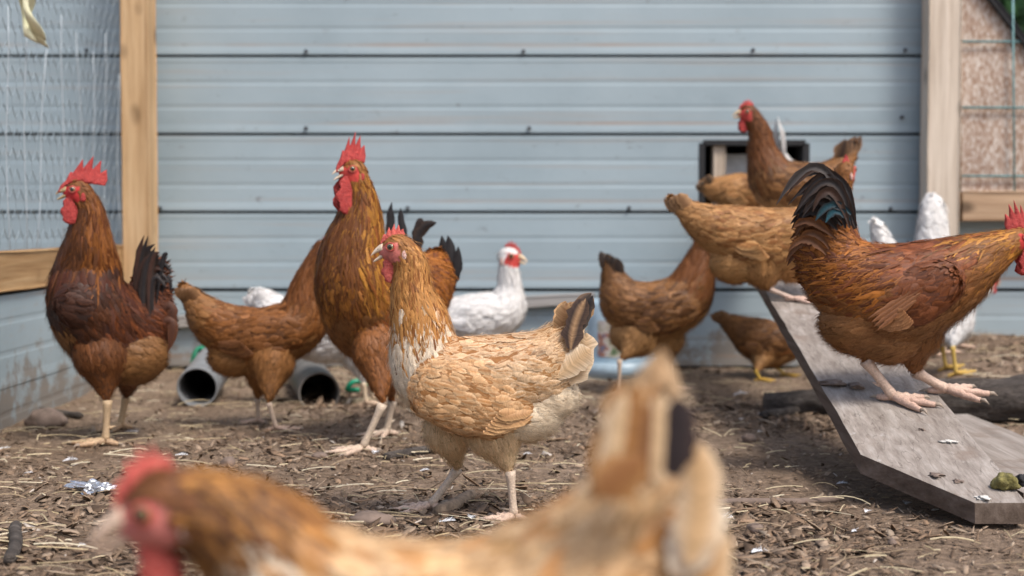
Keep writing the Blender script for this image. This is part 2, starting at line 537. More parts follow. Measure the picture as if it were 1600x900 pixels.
def screw(p, parent, origin, nrm=(0, -1, 0)):
    V, F = tube([Vector(p) - Vector(nrm) * 0.004, Vector(p) + Vector(nrm) * 0.002, Vector(p) + Vector(nrm) * 0.0022, Vector(p) + Vector(nrm) * 0.007],
                [0.006, 0.006, 0.0038, 0.0035], 8)
    mesh_obj('screw', V, F, M['screw'], parent, origin=origin, smooth=False)

wall = empty('metal_wall', (0, WY + 0.03, 0))
tag(wall, 'long pale blue-grey metal wall of horizontal siding behind the chickens', 'wall')
WO = wall.location
DX0, DX1 = at(1098, 270, WY)[0], at(1258, 270, WY)[0]
DZ0, DZ1 = 0.497, at(1200, 224, WY)[2]
for k in range(-1, 9):
    zb = SEAM0 + k * PITCHZ
    x0, x1 = -2.7, 1.285
    if k == 1:
        siding_band(x0, DX0, zb, wall, WO, seed=k); siding_band(DX1, x1, zb, wall, WO, seed=k)
        siding_band(DX0, DX1, zb, wall, WO, c0=DZ1 - zb, seed=k)
    elif k == -1:
        siding_band(x0, 2.6, zb - 0.002, wall, WO, seed=k)
    elif k == 0:
        siding_band(x0, 2.6, zb, wall, WO, seed=k)
    else:
        siding_band(x0, x1, zb, wall, WO, seed=k)
# backing frame with the door hole left open
bk = []
for (a, b_, c, d_) in ((-2.7, DX0, 0, 2.31), (DX1, 1.285, 0, 2.31), (DX0, DX1, 0, DZ0), (DX0, DX1, DZ1, 2.31), (1.285, 2.6, 0, 0.5)):
    bk.append(box(a, b_, WY + 0.013, WY + 0.05, c, d_))
V, F = join(bk)
mesh_obj('backing', V, F, M['dark'], wall, origin=WO, smooth=False)
for (px, py) in ((478, 80), (818, 80), (1177, 78), (478, 200), (827, 200), (637, 325), (250, 325), (983, 325), (135, 78), (1195, 322), (1410, 183), (1392, 326), (700, 447), (1415, 78)):
    p = at(px, py, WY - 0.010); screw((p[0], WY - 0.008, p[2]), wall, WO)
# dark interior box with a stud, visible through the little door
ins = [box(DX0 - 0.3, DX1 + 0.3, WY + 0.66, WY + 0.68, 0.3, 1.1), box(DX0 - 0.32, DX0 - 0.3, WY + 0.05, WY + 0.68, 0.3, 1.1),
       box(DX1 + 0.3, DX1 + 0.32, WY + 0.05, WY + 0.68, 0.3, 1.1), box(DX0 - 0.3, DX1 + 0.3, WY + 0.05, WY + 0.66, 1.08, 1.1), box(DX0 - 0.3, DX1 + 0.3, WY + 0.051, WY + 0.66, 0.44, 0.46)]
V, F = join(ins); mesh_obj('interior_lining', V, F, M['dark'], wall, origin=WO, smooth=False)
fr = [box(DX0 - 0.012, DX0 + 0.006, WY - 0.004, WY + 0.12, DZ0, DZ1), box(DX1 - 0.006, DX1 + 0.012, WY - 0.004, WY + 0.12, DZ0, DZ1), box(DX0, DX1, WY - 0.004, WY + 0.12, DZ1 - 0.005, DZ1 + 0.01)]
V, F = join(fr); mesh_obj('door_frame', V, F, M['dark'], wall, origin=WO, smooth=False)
sx0, sx1 = at(1110, 250, WY + 0.06)[0], at(1130, 250, WY + 0.06)[0]
rough_beam('stud', ((sx0 + sx1) / 2, WY + 0.032, 0.461), ((sx0 + sx1) / 2, WY + 0.032, 0.70), sx1 - sx0, 0.05, M['postpale'], wall, origin=WO)
V, F = box(DX0 + 0.075, DX0 + 0.15, WY + 0.10, WY + 0.2, 0.461, 0.655); mesh_obj('nest_box', V, F, M['whitepaint'], wall, origin=WO, smooth=False)
# sill board and battens at the wall's foot
zl, zr = at(240, 505, WY - .03)[2], at(930, 466, WY - .03)[2]
rb = rough_beam('batten', (at(240, 505, WY - .03)[0], WY - 0.022, zl), (at(930, 466, WY - .03)[0], WY - 0.022, zr), 0.034, 0.030, M['skirt'], None, side=Vector((0, 0, 1)), seed=3)
tag(rb, 'narrow weathered batten slanting along the foot of the metal wall', 'board')
# right-hand low skirt
# ------------------------------------------------------------------ posts, side fence, right-hand panel
pl = at(189, 200, 4.03)[0]; pr = at(233, 200, 4.03)[0]
post = rough_beam('wooden_post', ((pl + pr) / 2, 4.03 + 0.047, -0.05), ((pl + pr) / 2, 4.03 + 0.047, 2.25), pr - pl, 0.094, M['post'], jit=0.002, n=40, seed=1)
tag(post, 'knotty fresh pine post at the left corner of the metal wall', 'post')
ql, qr = at(1449, 200, 4.09)[0], at(1501, 200, 4.09)[0]
post2 = rough_beam('wooden_post', ((ql + qr) / 2, 4.09 + 0.036, 0.0), ((ql + qr) / 2, 4.09 + 0.036, 2.25), qr - ql, 0.072, M['postpale'], jit=0.002, n=40, seed=2)
tag(post2, 'pale weathered wooden post at the right end of the metal wall', 'post')

SX = -1.115
fence = empty('side_fence', (SX, 3.0, 0))
tag(fence, 'low metal siding side fence under a wooden rail at left', 'fence')
FO = fence.location
for k, zb in enumerate((-0.12, 0.085)):
    siding_band(0.9, 4.12, zb, fence, FO, c0=0.0, c1=0.2035, y=SX, axis='y', seed=20 + k, sgn=-1)
V, F = box(SX - 0.035, SX - 0.0125, 0.9, 4.12, -0.05, 0.30); mesh_obj('backing', V, F, M['dark'], fence, origin=FO, smooth=False)
rough_beam('rail', (SX - 0.008, 0.9, 0.341), (SX - 0.008, 4.13, 0.341), 0.09, 0.042, M['rail'], fence, side=Vector((0, 0, 1)), n=40, origin=FO, seed=5)

# chicken wire above the rail (hexagonal netting) and loose twine woven down it
def hex_wire(y0, y1, z0, z1, x, cw=0.052, ch=0.046, r=0.0010):
    V, F = [], []
    def seg(a, b):
        v, f = tube([a, b], [r, r], 3, False)
        o = len(V); V.extend(v); F.extend([tuple(i + o for i in q) for q in f])
    nz = int((z1 - z0) / ch); ny = int((y1 - y0) / cw)
    def pt(y, z):
        return Vector((x + 0.012 * mnoise.noise((y * 3, z * 3, 0)), y + 0.006 * mnoise.noise((y * 6, z * 6, 4)), z + 0.006 * mnoise.noise((y * 6, z * 6, 8))))
    for j in range(nz):
        for i in range(ny):
            oy = y0 + i * cw + (cw / 2 if j % 2 else 0); oz = z0 + j * ch
            a = pt(oy, oz); b = pt(oy, oz + ch * 0.45); c = pt(oy + cw / 2, oz + ch); d = pt(oy - cw / 2, oz + ch)
            seg(a, b); seg(b, c); seg(b, d)
    return V, F
V, F = hex_wire(1.6, 4.1, 0.388, 1.75, SX)
nw = mesh_obj('chicken_wire', V, F, M['wire'], smooth=True)
tag(nw, 'hexagonal chicken wire stretched above the left wooden rail', 'wire netting')
tv = []
for i, y in enumerate(np.linspace(3.02, 4.02, 9)):
    yy = y + random.uniform(-0.02, 0.02); top = random.uniform(0.85, 0.98)
    lean = random.uniform(-0.03, 0.03) - (0.07 if i in (3, 6) else 0)
    tv.append(tube([(SX + 0.012 + 0.004 * math.sin(k + i), yy + lean * k / 6, 0.389 + (top - 0.389) * (1 - k / 6)) for k in range(7)], [0.0009] * 7, 5))
tw = empty('twine_netting', (SX + 0.012, 3.5, 0.389))
tag(tw, 'pale twine strands hanging down the left chicken wire', 'twine')
for v, f in tv: mesh_obj('strand', v, f, M['string'], tw, origin=tw.location)
# strip of yellow cloth tied to the wire
cb = hit(40, 60, lambda x, y: -9)  # ray only
def side_pt(px, py, x=SX + 0.02):
    r = ray(px, py); return CAMP + r * (x / r[0])
cl = empty('cloth_strip', side_pt(30, 0))
tag(cl, 'pale yellow frayed cloth strip tied high on the left wire', 'cloth strip')
for k, (a, b_) in enumerate((((18, -30), (45, 62)), ((26, -20), (57, 68)), ((30, -30), (52, 58)))):
    V, F = [], []
    for i in range(13):
        t = i / 12; p = side_pt(a[0] + (b_[0] - a[0]) * t + 4 * math.sin(5 * t + k), a[1] + (b_[1] - a[1]) * t, SX + 0.018 + 0.006 * k)
        w = 0.022 + 0.010 * math.sin(7 * t + k)
        V += [tuple(p + np.array([-0.0 * w + .002, -w * .7, 0.2 * w])), tuple(p + np.array([0.4 * w, -.3 * w, 0])), tuple(p + np.array([0.9 * w, w * .2, -0.3 * w]))]
    for i in range(12):
        for j in range(2): F.append((i * 3 + j, i * 3 + j + 1, i * 3 + j + 4, i * 3 + j + 3))
    o = mesh_obj('strip', V, F, M['cloth'], cl, origin=cl.location)
    s = o.modifiers.new('solid', 'SOLIDIFY'); s.thickness = 0.0015

# strand board panel, slanted at the top, with its trim, rail and mesh
PYD = 4.12
pan = empty('strand_board_panel', (at(1600, 300, PYD)[0], PYD, at(1600, 300, PYD)[2]))
tag(pan, 'strand board panel with slanted top right of the pale post', 'panel')
PO = pan.location
def slope_y(px): return (px - 1545) * 1.27
cor = [(1502, 302), (1760, 302), (1760, slope_y(1760)), (1502, slope_y(1502))]
pf = [at(a, b_, PYD) for a, b_ in cor]
V = [tuple(p) for p in pf] + [tuple(p + np.array([0, 0.012, 0])) for p in pf]
F = [(0, 1, 2, 3), (7, 6, 5, 4), (0, 4, 5, 1), (1, 5, 6, 2), (2, 6, 7, 3), (3, 7, 4, 0)]
mesh_obj('board', V, F, M['osb'], pan, origin=PO, smooth=False)
a, b_ = at(1502, slope_y(1502) - 3, PYD), at(1760, slope_y(1760) - 3, PYD)
rough_beam('trim', a + np.array([0, 0.005, 0]), b_ + np.array([0, 0.005, 0]), 0.022, 0.05, M['dark'], pan, side=Vector((0, 0, 1)), origin=PO)
rl = rough_beam('rail', (at(1503, 322, 4.1)[0] , 4.11, at(1503, 322, 4.1)[2]), (2.45, 4.11, at(1503, 322, 4.1)[2]), 0.087, 0.045, M['railx'], pan, side=Vector((0, 0, 1)), origin=PO, seed=9)
mp = []
for py in (-40, 65, 168, 275):
    p = at(1503, py, PYD - 0.012); q = at(1760, py - 4, PYD - 0.012)
    mp.append(tube([p, (p + q) / 2 + np.array([0, 0, -0.004]), q], [0.0032] * 3, 6))
for px in (1582, 1690):
    p = at(px, -60, PYD - 0.017); q = at(px + 3, 300, PYD - 0.017); mp.append(tube([p, q], [0.003] * 2, 6))
wm = empty('wire_mesh_panel', at(1582, 298, PYD - 0.012))
tag(wm, 'teal coated welded wire grid across the strand board', 'wire mesh')
for v, f in mp: mesh_obj('wire', v, f, M['teal'], wm, origin=wm.location)
# low skirt board at far right, below the rail
# greenery beyond the slanted roof edge
def shrub(c, rx, rz, n):
    root = empty('leafy_shrub', (c[0], c[1], 0))
    tag(root, 'blurred green shrub showing past the slanted panel top', 'shrub')
    rr = np.random.default_rng(5)
    u = rr.normal(size=(n, 3)); u /= np.linalg.norm(u, axis=1)[:, None]
    P = np.array(c) + u * (rr.random(n) ** 0.4)[:, None] * np.array([rx, rx * 0.7, rz])
    a = rr.normal(size=(n, 3)); a /= np.linalg.norm(a, axis=1)[:, None]
    b = np.cross(a, u); b /= np.linalg.norm(b, axis=1)[:, None] + 1e-9
    L = 0.05 + 0.05 * rr.random(n)
    V = np.stack([P - a * L[:, None], P + b * L[:, None] * 0.4, P + a * L[:, None], P - b * L[:, None] * 0.4], 1).reshape(-1, 3)
    Q = np.arange(n * 4).reshape(n, 4)
    c_ = np.repeat(np.array([0.05, 0.12, 0.035]) * (0.5 + rr.random((n, 1))), 4, 0)
    cr = fast_mesh('crown', V, Q, M['leaf'], root, c_, None, root.location); cr['kind'] = 'stuff'
    v, f = tube([(c[0], c[1], -0.05), (c[0] + 0.05, c[1], c[2] * 0.6), (c[0], c[1], c[2] + rz * 0.5)], [0.06, 0.045, 0.015], 8)
    mesh_obj('trunk', v, f, M['bark'], root, origin=root.location)
shrub((3.0, 7.2, 1.35), 1.35, 1.3, 9000)

# ------------------------------------------------------------------ ramp, planks, log
def grey_plank(name, outline, zt, thick, label, cat, mat=None, seed=0):
    """plank from a plan outline; zt(x,y) gives its top; worn edges, a few splits"""
    bm = bmesh.new()
    # dense fill so that the top can be uneven
    xs = [p[0] for p in outline]; ys = [p[1] for p in outline]
    vt = [bm.verts.new((x, y, zt(x, y))) for x, y in outline]
    f = bm.faces.new(vt)
    r = bmesh.ops.extrude_face_region(bm, geom=[f])
    top = [g for g in r['geom'] if isinstance(g, bmesh.types.BMVert)]
    for v in vt: v.co.z -= thick
    bmesh.ops.recalc_face_normals(bm, faces=bm.faces)
    me = bpy.data.meshes.new(name); 
    n = 40
    y0, y1 = min(ys), max(ys)
    for i in range(1, n):
        y = y0 + (y1 - y0) * i / n
        bmesh.ops.bisect_plane(bm, geom=bm.verts[:] + bm.edges[:] + bm.faces[:], plane_co=(0, y, 0), plane_no=(0, 1, 0))
    x0, x1 = min(xs), max(xs)
    for i in range(1, 8):
        x = x0 + (x1 - x0) * i / 8
        bmesh.ops.bisect_plane(bm, geom=bm.verts[:] + bm.edges[:] + bm.faces[:], plane_co=(x, 0, 0), plane_no=(1, 0, 0))
    for v in bm.verts:
        d = mnoise.noise_vector(v.co * 14 + Vector((seed, 0, 0)))
        v.co += Vector((d.x * 0.0025, d.y * 0.002, d.z * 0.0012))
    bm.to_mesh(me); bm.free()
    me.materials.append(mat or M['plank']); me.materials.append(M['plankedge'])
    for f_ in me.polygons: f_.material_index = 0 if abs(f_.normal.z) > 0.6 else 1  # side faces use a darker brown than top and bottom
    o = bpy.data.objects.new(name, me); link(o)
    bevel_obj(o, 0.0025, 2)
    return tag(o, label, cat)

RX0, RX1 = 0.552, 0.745
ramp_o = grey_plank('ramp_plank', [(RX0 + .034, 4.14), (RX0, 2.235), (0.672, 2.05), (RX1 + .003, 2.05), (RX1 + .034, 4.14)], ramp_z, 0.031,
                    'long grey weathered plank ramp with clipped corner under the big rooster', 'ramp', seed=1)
pz = 0.036
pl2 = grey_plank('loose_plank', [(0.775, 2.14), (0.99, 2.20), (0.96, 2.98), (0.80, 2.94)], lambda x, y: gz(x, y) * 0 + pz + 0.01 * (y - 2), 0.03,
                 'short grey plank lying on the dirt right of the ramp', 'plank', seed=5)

def log(name, pts, rads, label):
    P = [Vector(p) for p in pts]; V, F = [], []
    n, m = 48, 26
    for i in range(n + 1):
        t = i / n * (len(P) - 1); k = min(int(t), len(P) - 2); q = P[k].lerp(P[k + 1], t - k); r = rads[k] + (rads[k + 1] - rads[k]) * (t - k)
        ax = (P[-1] - P[0]).normalized(); s = ax.cross(Vector((0, 0, 1))).normalized(); u = s.cross(ax)
        for j in range(m):
            a = 2 * math.pi * j / m
            rr = r * (1 + 0.20 * mnoise.noise((math.cos(a) * 5, math.sin(a) * 5, i * 0.22)) + 0.16 * mnoise.noise((math.cos(a) * 14, math.sin(a) * 14, i * 0.6)))
            V.append(tuple(q + (s * math.cos(a) + u * math.sin(a)) * rr))
    for i in range(n):
        for j in range(m): F.append((i * m + j, i * m + (j + 1) % m, (i + 1) * m + (j + 1) % m, (i + 1) * m + j))
    F.append(tuple(range(m))); F.append(tuple(n * m + j for j in range(m))[::-1])
    o = mesh_obj(name, V, F, M['bark'])
    return tag(o, label, 'log')
log('bark_log', [(0.60, 3.36, 0.016), (0.9, 3.22, 0.046), (1.45, 3.02, 0.060)], [0.026, 0.046, 0.060], 'dark rough bark log lying under the ramp')

# ------------------------------------------------------------------ feeders, buckets and small clutter at the back
def ring_tube(p0, p1, ro, ri, n=28):
    p0, p1 = Vector(p0), Vector(p1); ax = (p1 - p0).normalized()
    s = ax.cross(Vector((0, 0, 1))).normalized(); u = s.cross(ax)
    V, F = [], []
    for (c, r) in ((p0, ro), (p1, ro), (p1, ri), (p0, ri)):
        for k in range(n):
            a = 2 * math.pi * k / n; V.append(tuple(c + (s * math.cos(a) + u * math.sin(a)) * r))
    for i in range(4):
        for k in range(n): F.append((i * n + k, i * n + (k + 1) % n, ((i + 1) % 4) * n + (k + 1) % n, ((i + 1) % 4) * n + k))
    F.append(tuple(2 * n + k for k in range(n)))
    return V, F
p = at(308, 606, 3.45); p2 = at(338, 566, 3.75)
V, F = ring_tube(p, p2, 0.050, 0.0455)
o = mesh_obj('feed_pipe', V, F, M['pvc']); bevel_obj(o, 0.0015)
tag(o, 'grey plastic pipe end beside the green feeder at left', 'pipe')
p = at(499, 614, 3.5); p2 = at(478, 583, 3.85)
V, F = ring_tube(p, p2, 0.052, 0.047)
o = mesh_obj('feed_pipe', V, F, M['pvcdirt']); bevel_obj(o, 0.0015)
tag(o, 'dirty dark grey pipe end below the white hen', 'pipe')
# green feeder with round holes (a domed lid) behind the first pipe
def green_feeder(c, r, h):
    root = empty('green_feeder', (c[0], c[1], c[2]))
    tag(root, 'green plastic feeder with round holes behind the grey pipe', 'feeder')
    V, F = [], []
    prof_ = [(1.0, 0.0), (1.0, 0.55), (0.93, 0.8), (0.72, 0.97), (0.3, 1.05), (0.02, 1.06)]
    n = 40
    for (a, b) in prof_:
        for k in range(n): V.append((c[0] + r * a * math.cos(2 * math.pi * k / n), c[1] + r * a * math.sin(2 * math.pi * k / n), c[2] + h * b))
    for i in range(len(prof_) - 1):
        for k in range(n):
            if i == 2 and k % 5 in (1, 2): continue      # round the holes through the shoulder
            if i == 1 and k % 5 in (1, 2): continue
            F.append((i * n + k, i * n + (k + 1) % n, (i + 1) * n + (k + 1) % n, (i + 1) * n + k))
    o = mesh_obj('dome', V, F, M['green'], root, origin=root.location)
    s = o.modifiers.new('s', 'SOLIDIFY'); s.thickness = 0.003
    ss = o.modifiers.new('ss', 'SUBSURF'); ss.levels = 1; ss.render_levels = 1
    v, f = tube([(c[0], c[1], c[2] + 0.001), (c[0], c[1], c[2] + h * 0.5)], [r * 0.9, r * 0.9], 24)
    mesh_obj('base_tray', v, f, M['dark'], root, origin=root.location)
g = at(312, 585, 3.85); green_feeder((g[0] + .004, 3.95, 0.0), 0.052, 0.105)
# green hook / broken ring
c = at(558, 612, 3.7); pts = []
for k in range(13):
    a = 0.5 + k / 12 * 4.4; pts.append((c[0] + 0.026 * math.cos(a), c[1] + 0.006 * math.sin(2 * a), max(c[2] + 0.028 * math.sin(a), 0.012)))
V, F = tube(pts, [0.0065] * 13, 10); o = mesh_obj('plastic_hook', V, F, M['green']); tag(o, 'small curved green plastic hook on the dirt behind the rooster', 'hook')
# pale blue waterer
def waterer(c, r, h):
    root = empty('water_bucket', c)
    tag(root, 'pale blue plastic waterer with printed label by the back wall', 'waterer')
    def lathe(name, prof_, mat, a0=0, a1=2 * math.pi, n=36):
        V, F = [], []; full = a1 - a0 > 6.2; m = n if full else n + 1
        for (a, b) in prof_:
            for k in range(m):
                t = a0 + (a1 - a0) * k / n; V.append((c[0] + a * math.cos(t), c[1] + a * math.sin(t), c[2] + b))
        for i in range(len(prof_) - 1):
            for k in range(n): F.append((i * m + k, i * m + (k + 1) % m, (i + 1) * m + (k + 1) % m, (i + 1) * m + k))
        return mesh_obj(name, V, F, mat, root, origin=root.location)
    lathe('tray', [(0.01, 0.0), (r * 1.28, 0.0), (r * 1.32, 0.045), (r * 1.24, 0.045), (r * 1.2, 0.015), (r * 0.9, 0.014)], M['bluepl'])
    lathe('tank', [(r, 0.02), (r * 0.99, h * 0.9), (r * 0.9, h * 0.97), (r * 0.3, h), (0.005, h)], M['bluepl'])
    lathe('label', [(r * 1.012, 0.06), (r * 1.008, h * 0.72)], M['label'], math.radians(225), math.radians(330), 18)
w = at(968, 590, 4.0); waterer((w[0], 4.05, 0.012), 0.088, 0.225)

def blob(name, c, rx, ry, rz, mat, label=None, cat=None, seed=0, amp=0.25, parent=None, group=None, sub=3, cols=None):
    bm = bmesh.new(); bmesh.ops.create_icosphere(bm, subdivisions=sub, radius=1)
    for v in bm.verts:
        k = 1 + amp * mnoise.noise(v.co * 1.6 + Vector((seed * 5.3, 0, 0))) + amp * 0.4 * mnoise.noise(v.co * 4 + Vector((0, seed * 3.1, 0)))
        v.co = Vector((v.co.x * rx, v.co.y * ry, v.co.z * rz)) * k
    me = bpy.data.meshes.new(name); bm.to_mesh(me); bm.free()
    for p in me.polygons: p.use_smooth = True
    me.materials.append(mat); o = bpy.data.objects.new(name, me); o.location = [float(q) for q in c]; link(o, parent)
    if label: tag(o, label, cat, group)
    return o
def ground_blob(name, px, py, rx, ry, rz, mat, label, cat, seed, amp=0.25, sink=0.35):
    p = hit(px, py, gz); return blob(name, (p[0], p[1], p[2] + rz * (1 - sink)), rx, ry, rz, mat, label, cat, seed, amp)
ground_blob('stone', 72, 668, 0.042, 0.034, 0.026, M['stone'], 'brown rock by the foot of the left siding fence', 'stone', 1)
ground_blob('stone', 357, 730, 0.013, 0.011, 0.012, M['stone'], 'small pinkish stone on the dirt right of the red comb', 'stone', 2)
ground_blob('stone', 500, 717, 0.016, 0.012, 0.008, M['stone'], 'flat pale stone left of the tall rooster foot', 'stone', 3)
ground_blob('stone', 1170, 690, 0.015, 0.012, 0.010, M['stone'], 'grey stone on the dirt left of the ramp', 'stone', 4)
ground_blob('stone', 1180, 832, 0.012, 0.010, 0.009, M['stone'], 'round pebble right of the blurred tail feathers', 'stone', 5)
ground_blob('stone', 580, 820, 0.036, 0.02, 0.012, M['stone'], 'dark flat stone below the striding hen', 'stone', 6)
ground_blob('stone', 1394, 852, 0.006, 0.006, 0.006, M['stone'], 'tiny pink pebble in front of the ramp', 'stone', 7)
p = hit(1571, 764, lambda x, y: ramp_z(x, y)); blob('dropping', (p[0], p[1], p[2] + 0.010), 0.017, 0.017, 0.014, M['dung'], 'lumpy olive dropping on the low end of the ramp', 'dropping', 3, 0.6)
p = hit(1592, 756, lambda x, y: ramp_z(x, y)); blob('dropping', (p[0] + .004, p[1], p[2] + 0.006), 0.008, 0.010, 0.008, M['dark'], 'small dark dropping beside the olive one on the ramp', 'dropping', 4, 0.5)
p = hit(1254, 549, lambda x, y: ramp_z(x, y))
for k, (px, py, lab) in enumerate(((1300, 600, 'dark dirt clump on the ramp left of the rooster leg'), (1338, 605, 'small black dirt crumb on the ramp by the rooster'),)):
    q = hit(px, py, ramp_z); blob('dirt_clump', (q[0], q[1], q[2] + 0.002), 0.022 - .008 * k, 0.02, 0.006, M['stone'], lab, 'dirt', 11 + k, 0.6)
splat = mat_plain('dried_dropping', (0.55, 0.53, 0.49), 0.9, 0, 0.25, 90, 0.8)
for k, (px, py, rx, m_, lab) in enumerate(((1482, 690, .012, splat, 'dried white splat in the middle of the ramp'), (1462, 742, .011, M['stone'], 'brown mud smear near the clipped ramp corner'), (1497, 752, .007, M['stone'], 'small mud crumb right of the ramp mud smear'), (1535, 778, .010, splat, 'white dried splat at the low ramp end'), (1440, 672, .005, M['stone'], 'tiny dark crumb below the rooster foot on the ramp'), (1290, 520, .014, M['stone'], 'brown mud patch high on the ramp below the tan hen'))):
    q = hit(px, py, ramp_z); blob('ramp_mark', (q[0], q[1], q[2] + 0.0005), rx, rx * 1.3, 0.0022, m_, lab, 'dirt', 30 + k, 0.9)
def stick(px0, py0, px1, py1, r, mat, label, cat, name='stick', bumpy=0.2, lift=0.6):
    a, b = hit(px0, py0, gz), hit(px1, py1, gz); pts, rad = [], []
    for k in range(15):
        t = k / 14; q = a + (b - a) * t; z = gz(q[0], q[1])
        pts.append((q[0] + 0.004 * math.sin(5 * t), q[1], z + r * lift + 0.003)); rad.append(r * (1 + bumpy * mnoise.noise((k * 0.9, r * 100, py0))) * (0.75 if k in (0, 14) else 1))
    V, F = tube(pts, rad, 12); o = mesh_obj(name, V, F, mat); return tag(o, label, cat)
chunk = mat_plain('dry_bark', (0.26, 0.19, 0.13), 0.9, 0, 0.45, 90, 1.0)
stick(682, 808, 742, 782, 0.010, chunk, 'short knobbly dry bark piece between the striding hen feet', 'bark piece', 'bark_piece', 0.35)
stick(600, 720, 690, 708, 0.008, M['bark'], 'dark twig behind the striding hen', 'twig', 'twig')
stick(14, 885, 30, 830, 0.009, M['bark'], 'thick dark twig at the lower left of the dirt', 'twig', 'twig')
stick(1108, 790, 1320, 782, 0.006, M['stone'], 'half buried thin board edge in the dirt before the ramp', 'stick', 'stick', 0.1, 0.1)
stick(1190, 655, 1290, 640, 0.010, M['bark'], 'dark branch on the ground beneath the ramp', 'branch', 'branch')
stick(60, 645, 130, 655, 0.008, M['bark'], 'dark branch behind the brown rock at left', 'branch', 'branch')
# crumpled foil scrap
p = hit(145, 770, gz); f = blob('foil_scrap', (p[0], p[1], p[2] + 0.009), 0.030, 0.020, 0.009, M['foil'], 'crumpled shiny foil scrap left of the red comb', 'foil', 5, 1.1, sub=4)
for q in f.data.polygons: q.use_smooth = False

# litter too fine to count: chips, crumbs, straw
def litter():
    rr = np.random.default_rng(3)
    def scatter(n, near=0.9):
        y = 1.0 + (4.15 - 1.0) * rr.random(n) ** 1.25
        x = (rr.random(n) - 0.5) * 2 * (0.10 + y * 0.385)
        ok = (x > SX + 0.03)
        return x[ok], y[ok]
    def heights(x, y): return np.array([gz(a, b) for a, b in zip(x, y)])
    # flakes: a bent hexagonal chip each
    x, y = scatter(76000)
    bare = np.array([0.5 + 0.9 * mnoise.noise((a * 1.7, b * 1.7, 3.0)) + 0.35 * smooth01((a - 0.1) / 0.5) * smooth01((3.4 - b) / 0.8) for a, b in zip(x, y)])
    kp = rr.random(len(x)) > np.clip(bare - 0.18, 0, 0.5); x, y = x[kp], y[kp]; big = np.clip(1.2 - bare[kp], 0.5, 1.0)
    n = len(x); z = heights(x, y)
    s = (0.0012 + 0.0062 * rr.random(n) ** 5) * big
    el = 1.2 + 2.4 * rr.random(n)
    ang = rr.random(n) * 6.283; ti = rr.normal(size=n) * 0.35; tj = rr.normal(size=n) * 0.35
    tpl = np.array([(-1, -.4), (-.5, -1), (.6, -.8), (1, .1), (.4, .9), (-.7, .7)])
    V = np.zeros((n, 12, 3))
    jit = 1 + 0.3 * rr.normal(size=(n, 6))
    for k in range(6):
        u = tpl[k, 0] * s * el * jit[:, k]; w = tpl[k, 1] * s * jit[:, k]
        for l in (0, 1):
            V[:, k + 6 * l, 0] = x + u * np.cos(ang) - w * np.sin(ang)
            V[:, k + 6 * l, 1] = y + u * np.sin(ang) + w * np.cos(ang)
            V[:, k + 6 * l, 2] = z + 0.003 + np.abs(s * 0.2) + u * ti + w * tj + l * s * 0.28
    base = np.arange(n)[:, None] * 12
    quads = [[0 + i, (i + 1) % 6, (i + 1) % 6 + 6, i + 6] for i in range(6)] + [[6, 7, 8, 9], [6, 9, 10, 11]]
    Q = np.concatenate([base + np.array(q)[None] for q in quads], 0)
    pal = np.array([(0.215, 0.15, 0.102), (0.31, 0.23, 0.165), (0.10, 0.067, 0.045), (0.36, 0.28, 0.205), (0.25, 0.168, 0.11), (0.5, 0.44, 0.38)])
    ci = rr.choice(6, n, p=[.34, .2, .25, .06, .14, .01])
    c = np.repeat(pal[ci] * (0.8 + 0.4 * rr.random((n, 1))), 12, 0)
    o = fast_mesh('wood_chips', V.reshape(-1, 3), Q, M['litter'], None, c, None, (0, 0, 0)); tag(o, 'brown wood chips and crumbs strewn over the dirt', 'wood chips', kind='stuff')
    # straw
    x, y = scatter(2800); keep = rr.random(len(x)) < np.where((x > 0.15) & (y < 3.4), 0.45, 1.0); x, y = x[keep], y[keep]
    n = len(x); z = heights(x, y); L = 0.012 + 0.085 * rr.random(n) ** 2.2; w = 0.0004 + 0.0009 * rr.random(n); ang = rr.normal(size=n) * 0.9 + np.where(rr.random(n) < .5, 0, 3.14)
    bend = rr.normal(size=n) * 0.14; up = np.abs(rr.normal(size=n)) * 0.09; up2 = rr.normal(size=n) * .05
    rows = []
    for k in range(5):
        t = k / 4 - 0.5; a = ang + bend * t
        cx = x + L * t * np.cos(ang) - bend * L * t * t * np.sin(ang); cy = y + L * t * np.sin(ang) + bend * L * t * t * np.cos(ang)
        cz = z + 0.006 + L * (up * (0.25 - t * t) * 2 + up2 * t) + 0.002
        for (du, dz) in ((-1, 0), (0, 1.3), (1, 0)):
            rows.append(np.stack([cx - du * w * np.sin(a), cy + du * w * np.cos(a), cz + dz * w], 1))
    V = np.stack(rows, 1).reshape(-1, 3); base = np.arange(n)[:, None] * 15
    quads = [[k * 3 + j, k * 3 + j + 1, k * 3 + j + 4, k * 3 + j + 3] for k in range(4) for j in range(2)]
    Q = np.concatenate([base + np.array(q)[None] for q in quads], 0)
    pal = np.array([(0.48, 0.40, 0.26), (0.38, 0.30, 0.18), (0.28, 0.21, 0.135), (0.58, 0.51, 0.37)])
    c = np.repeat(pal[rr.choice(4, n, p=[.3, .3, .3, .1])] * (0.75 + 0.4 * rr.random((n, 1))), 15, 0)
    o = fast_mesh('straw', V, Q, M['litter'], None, c, None, (0, 0, 0)); tag(o, 'loose dry straw strands scattered over the dirt', 'straw', kind='stuff')
litter()

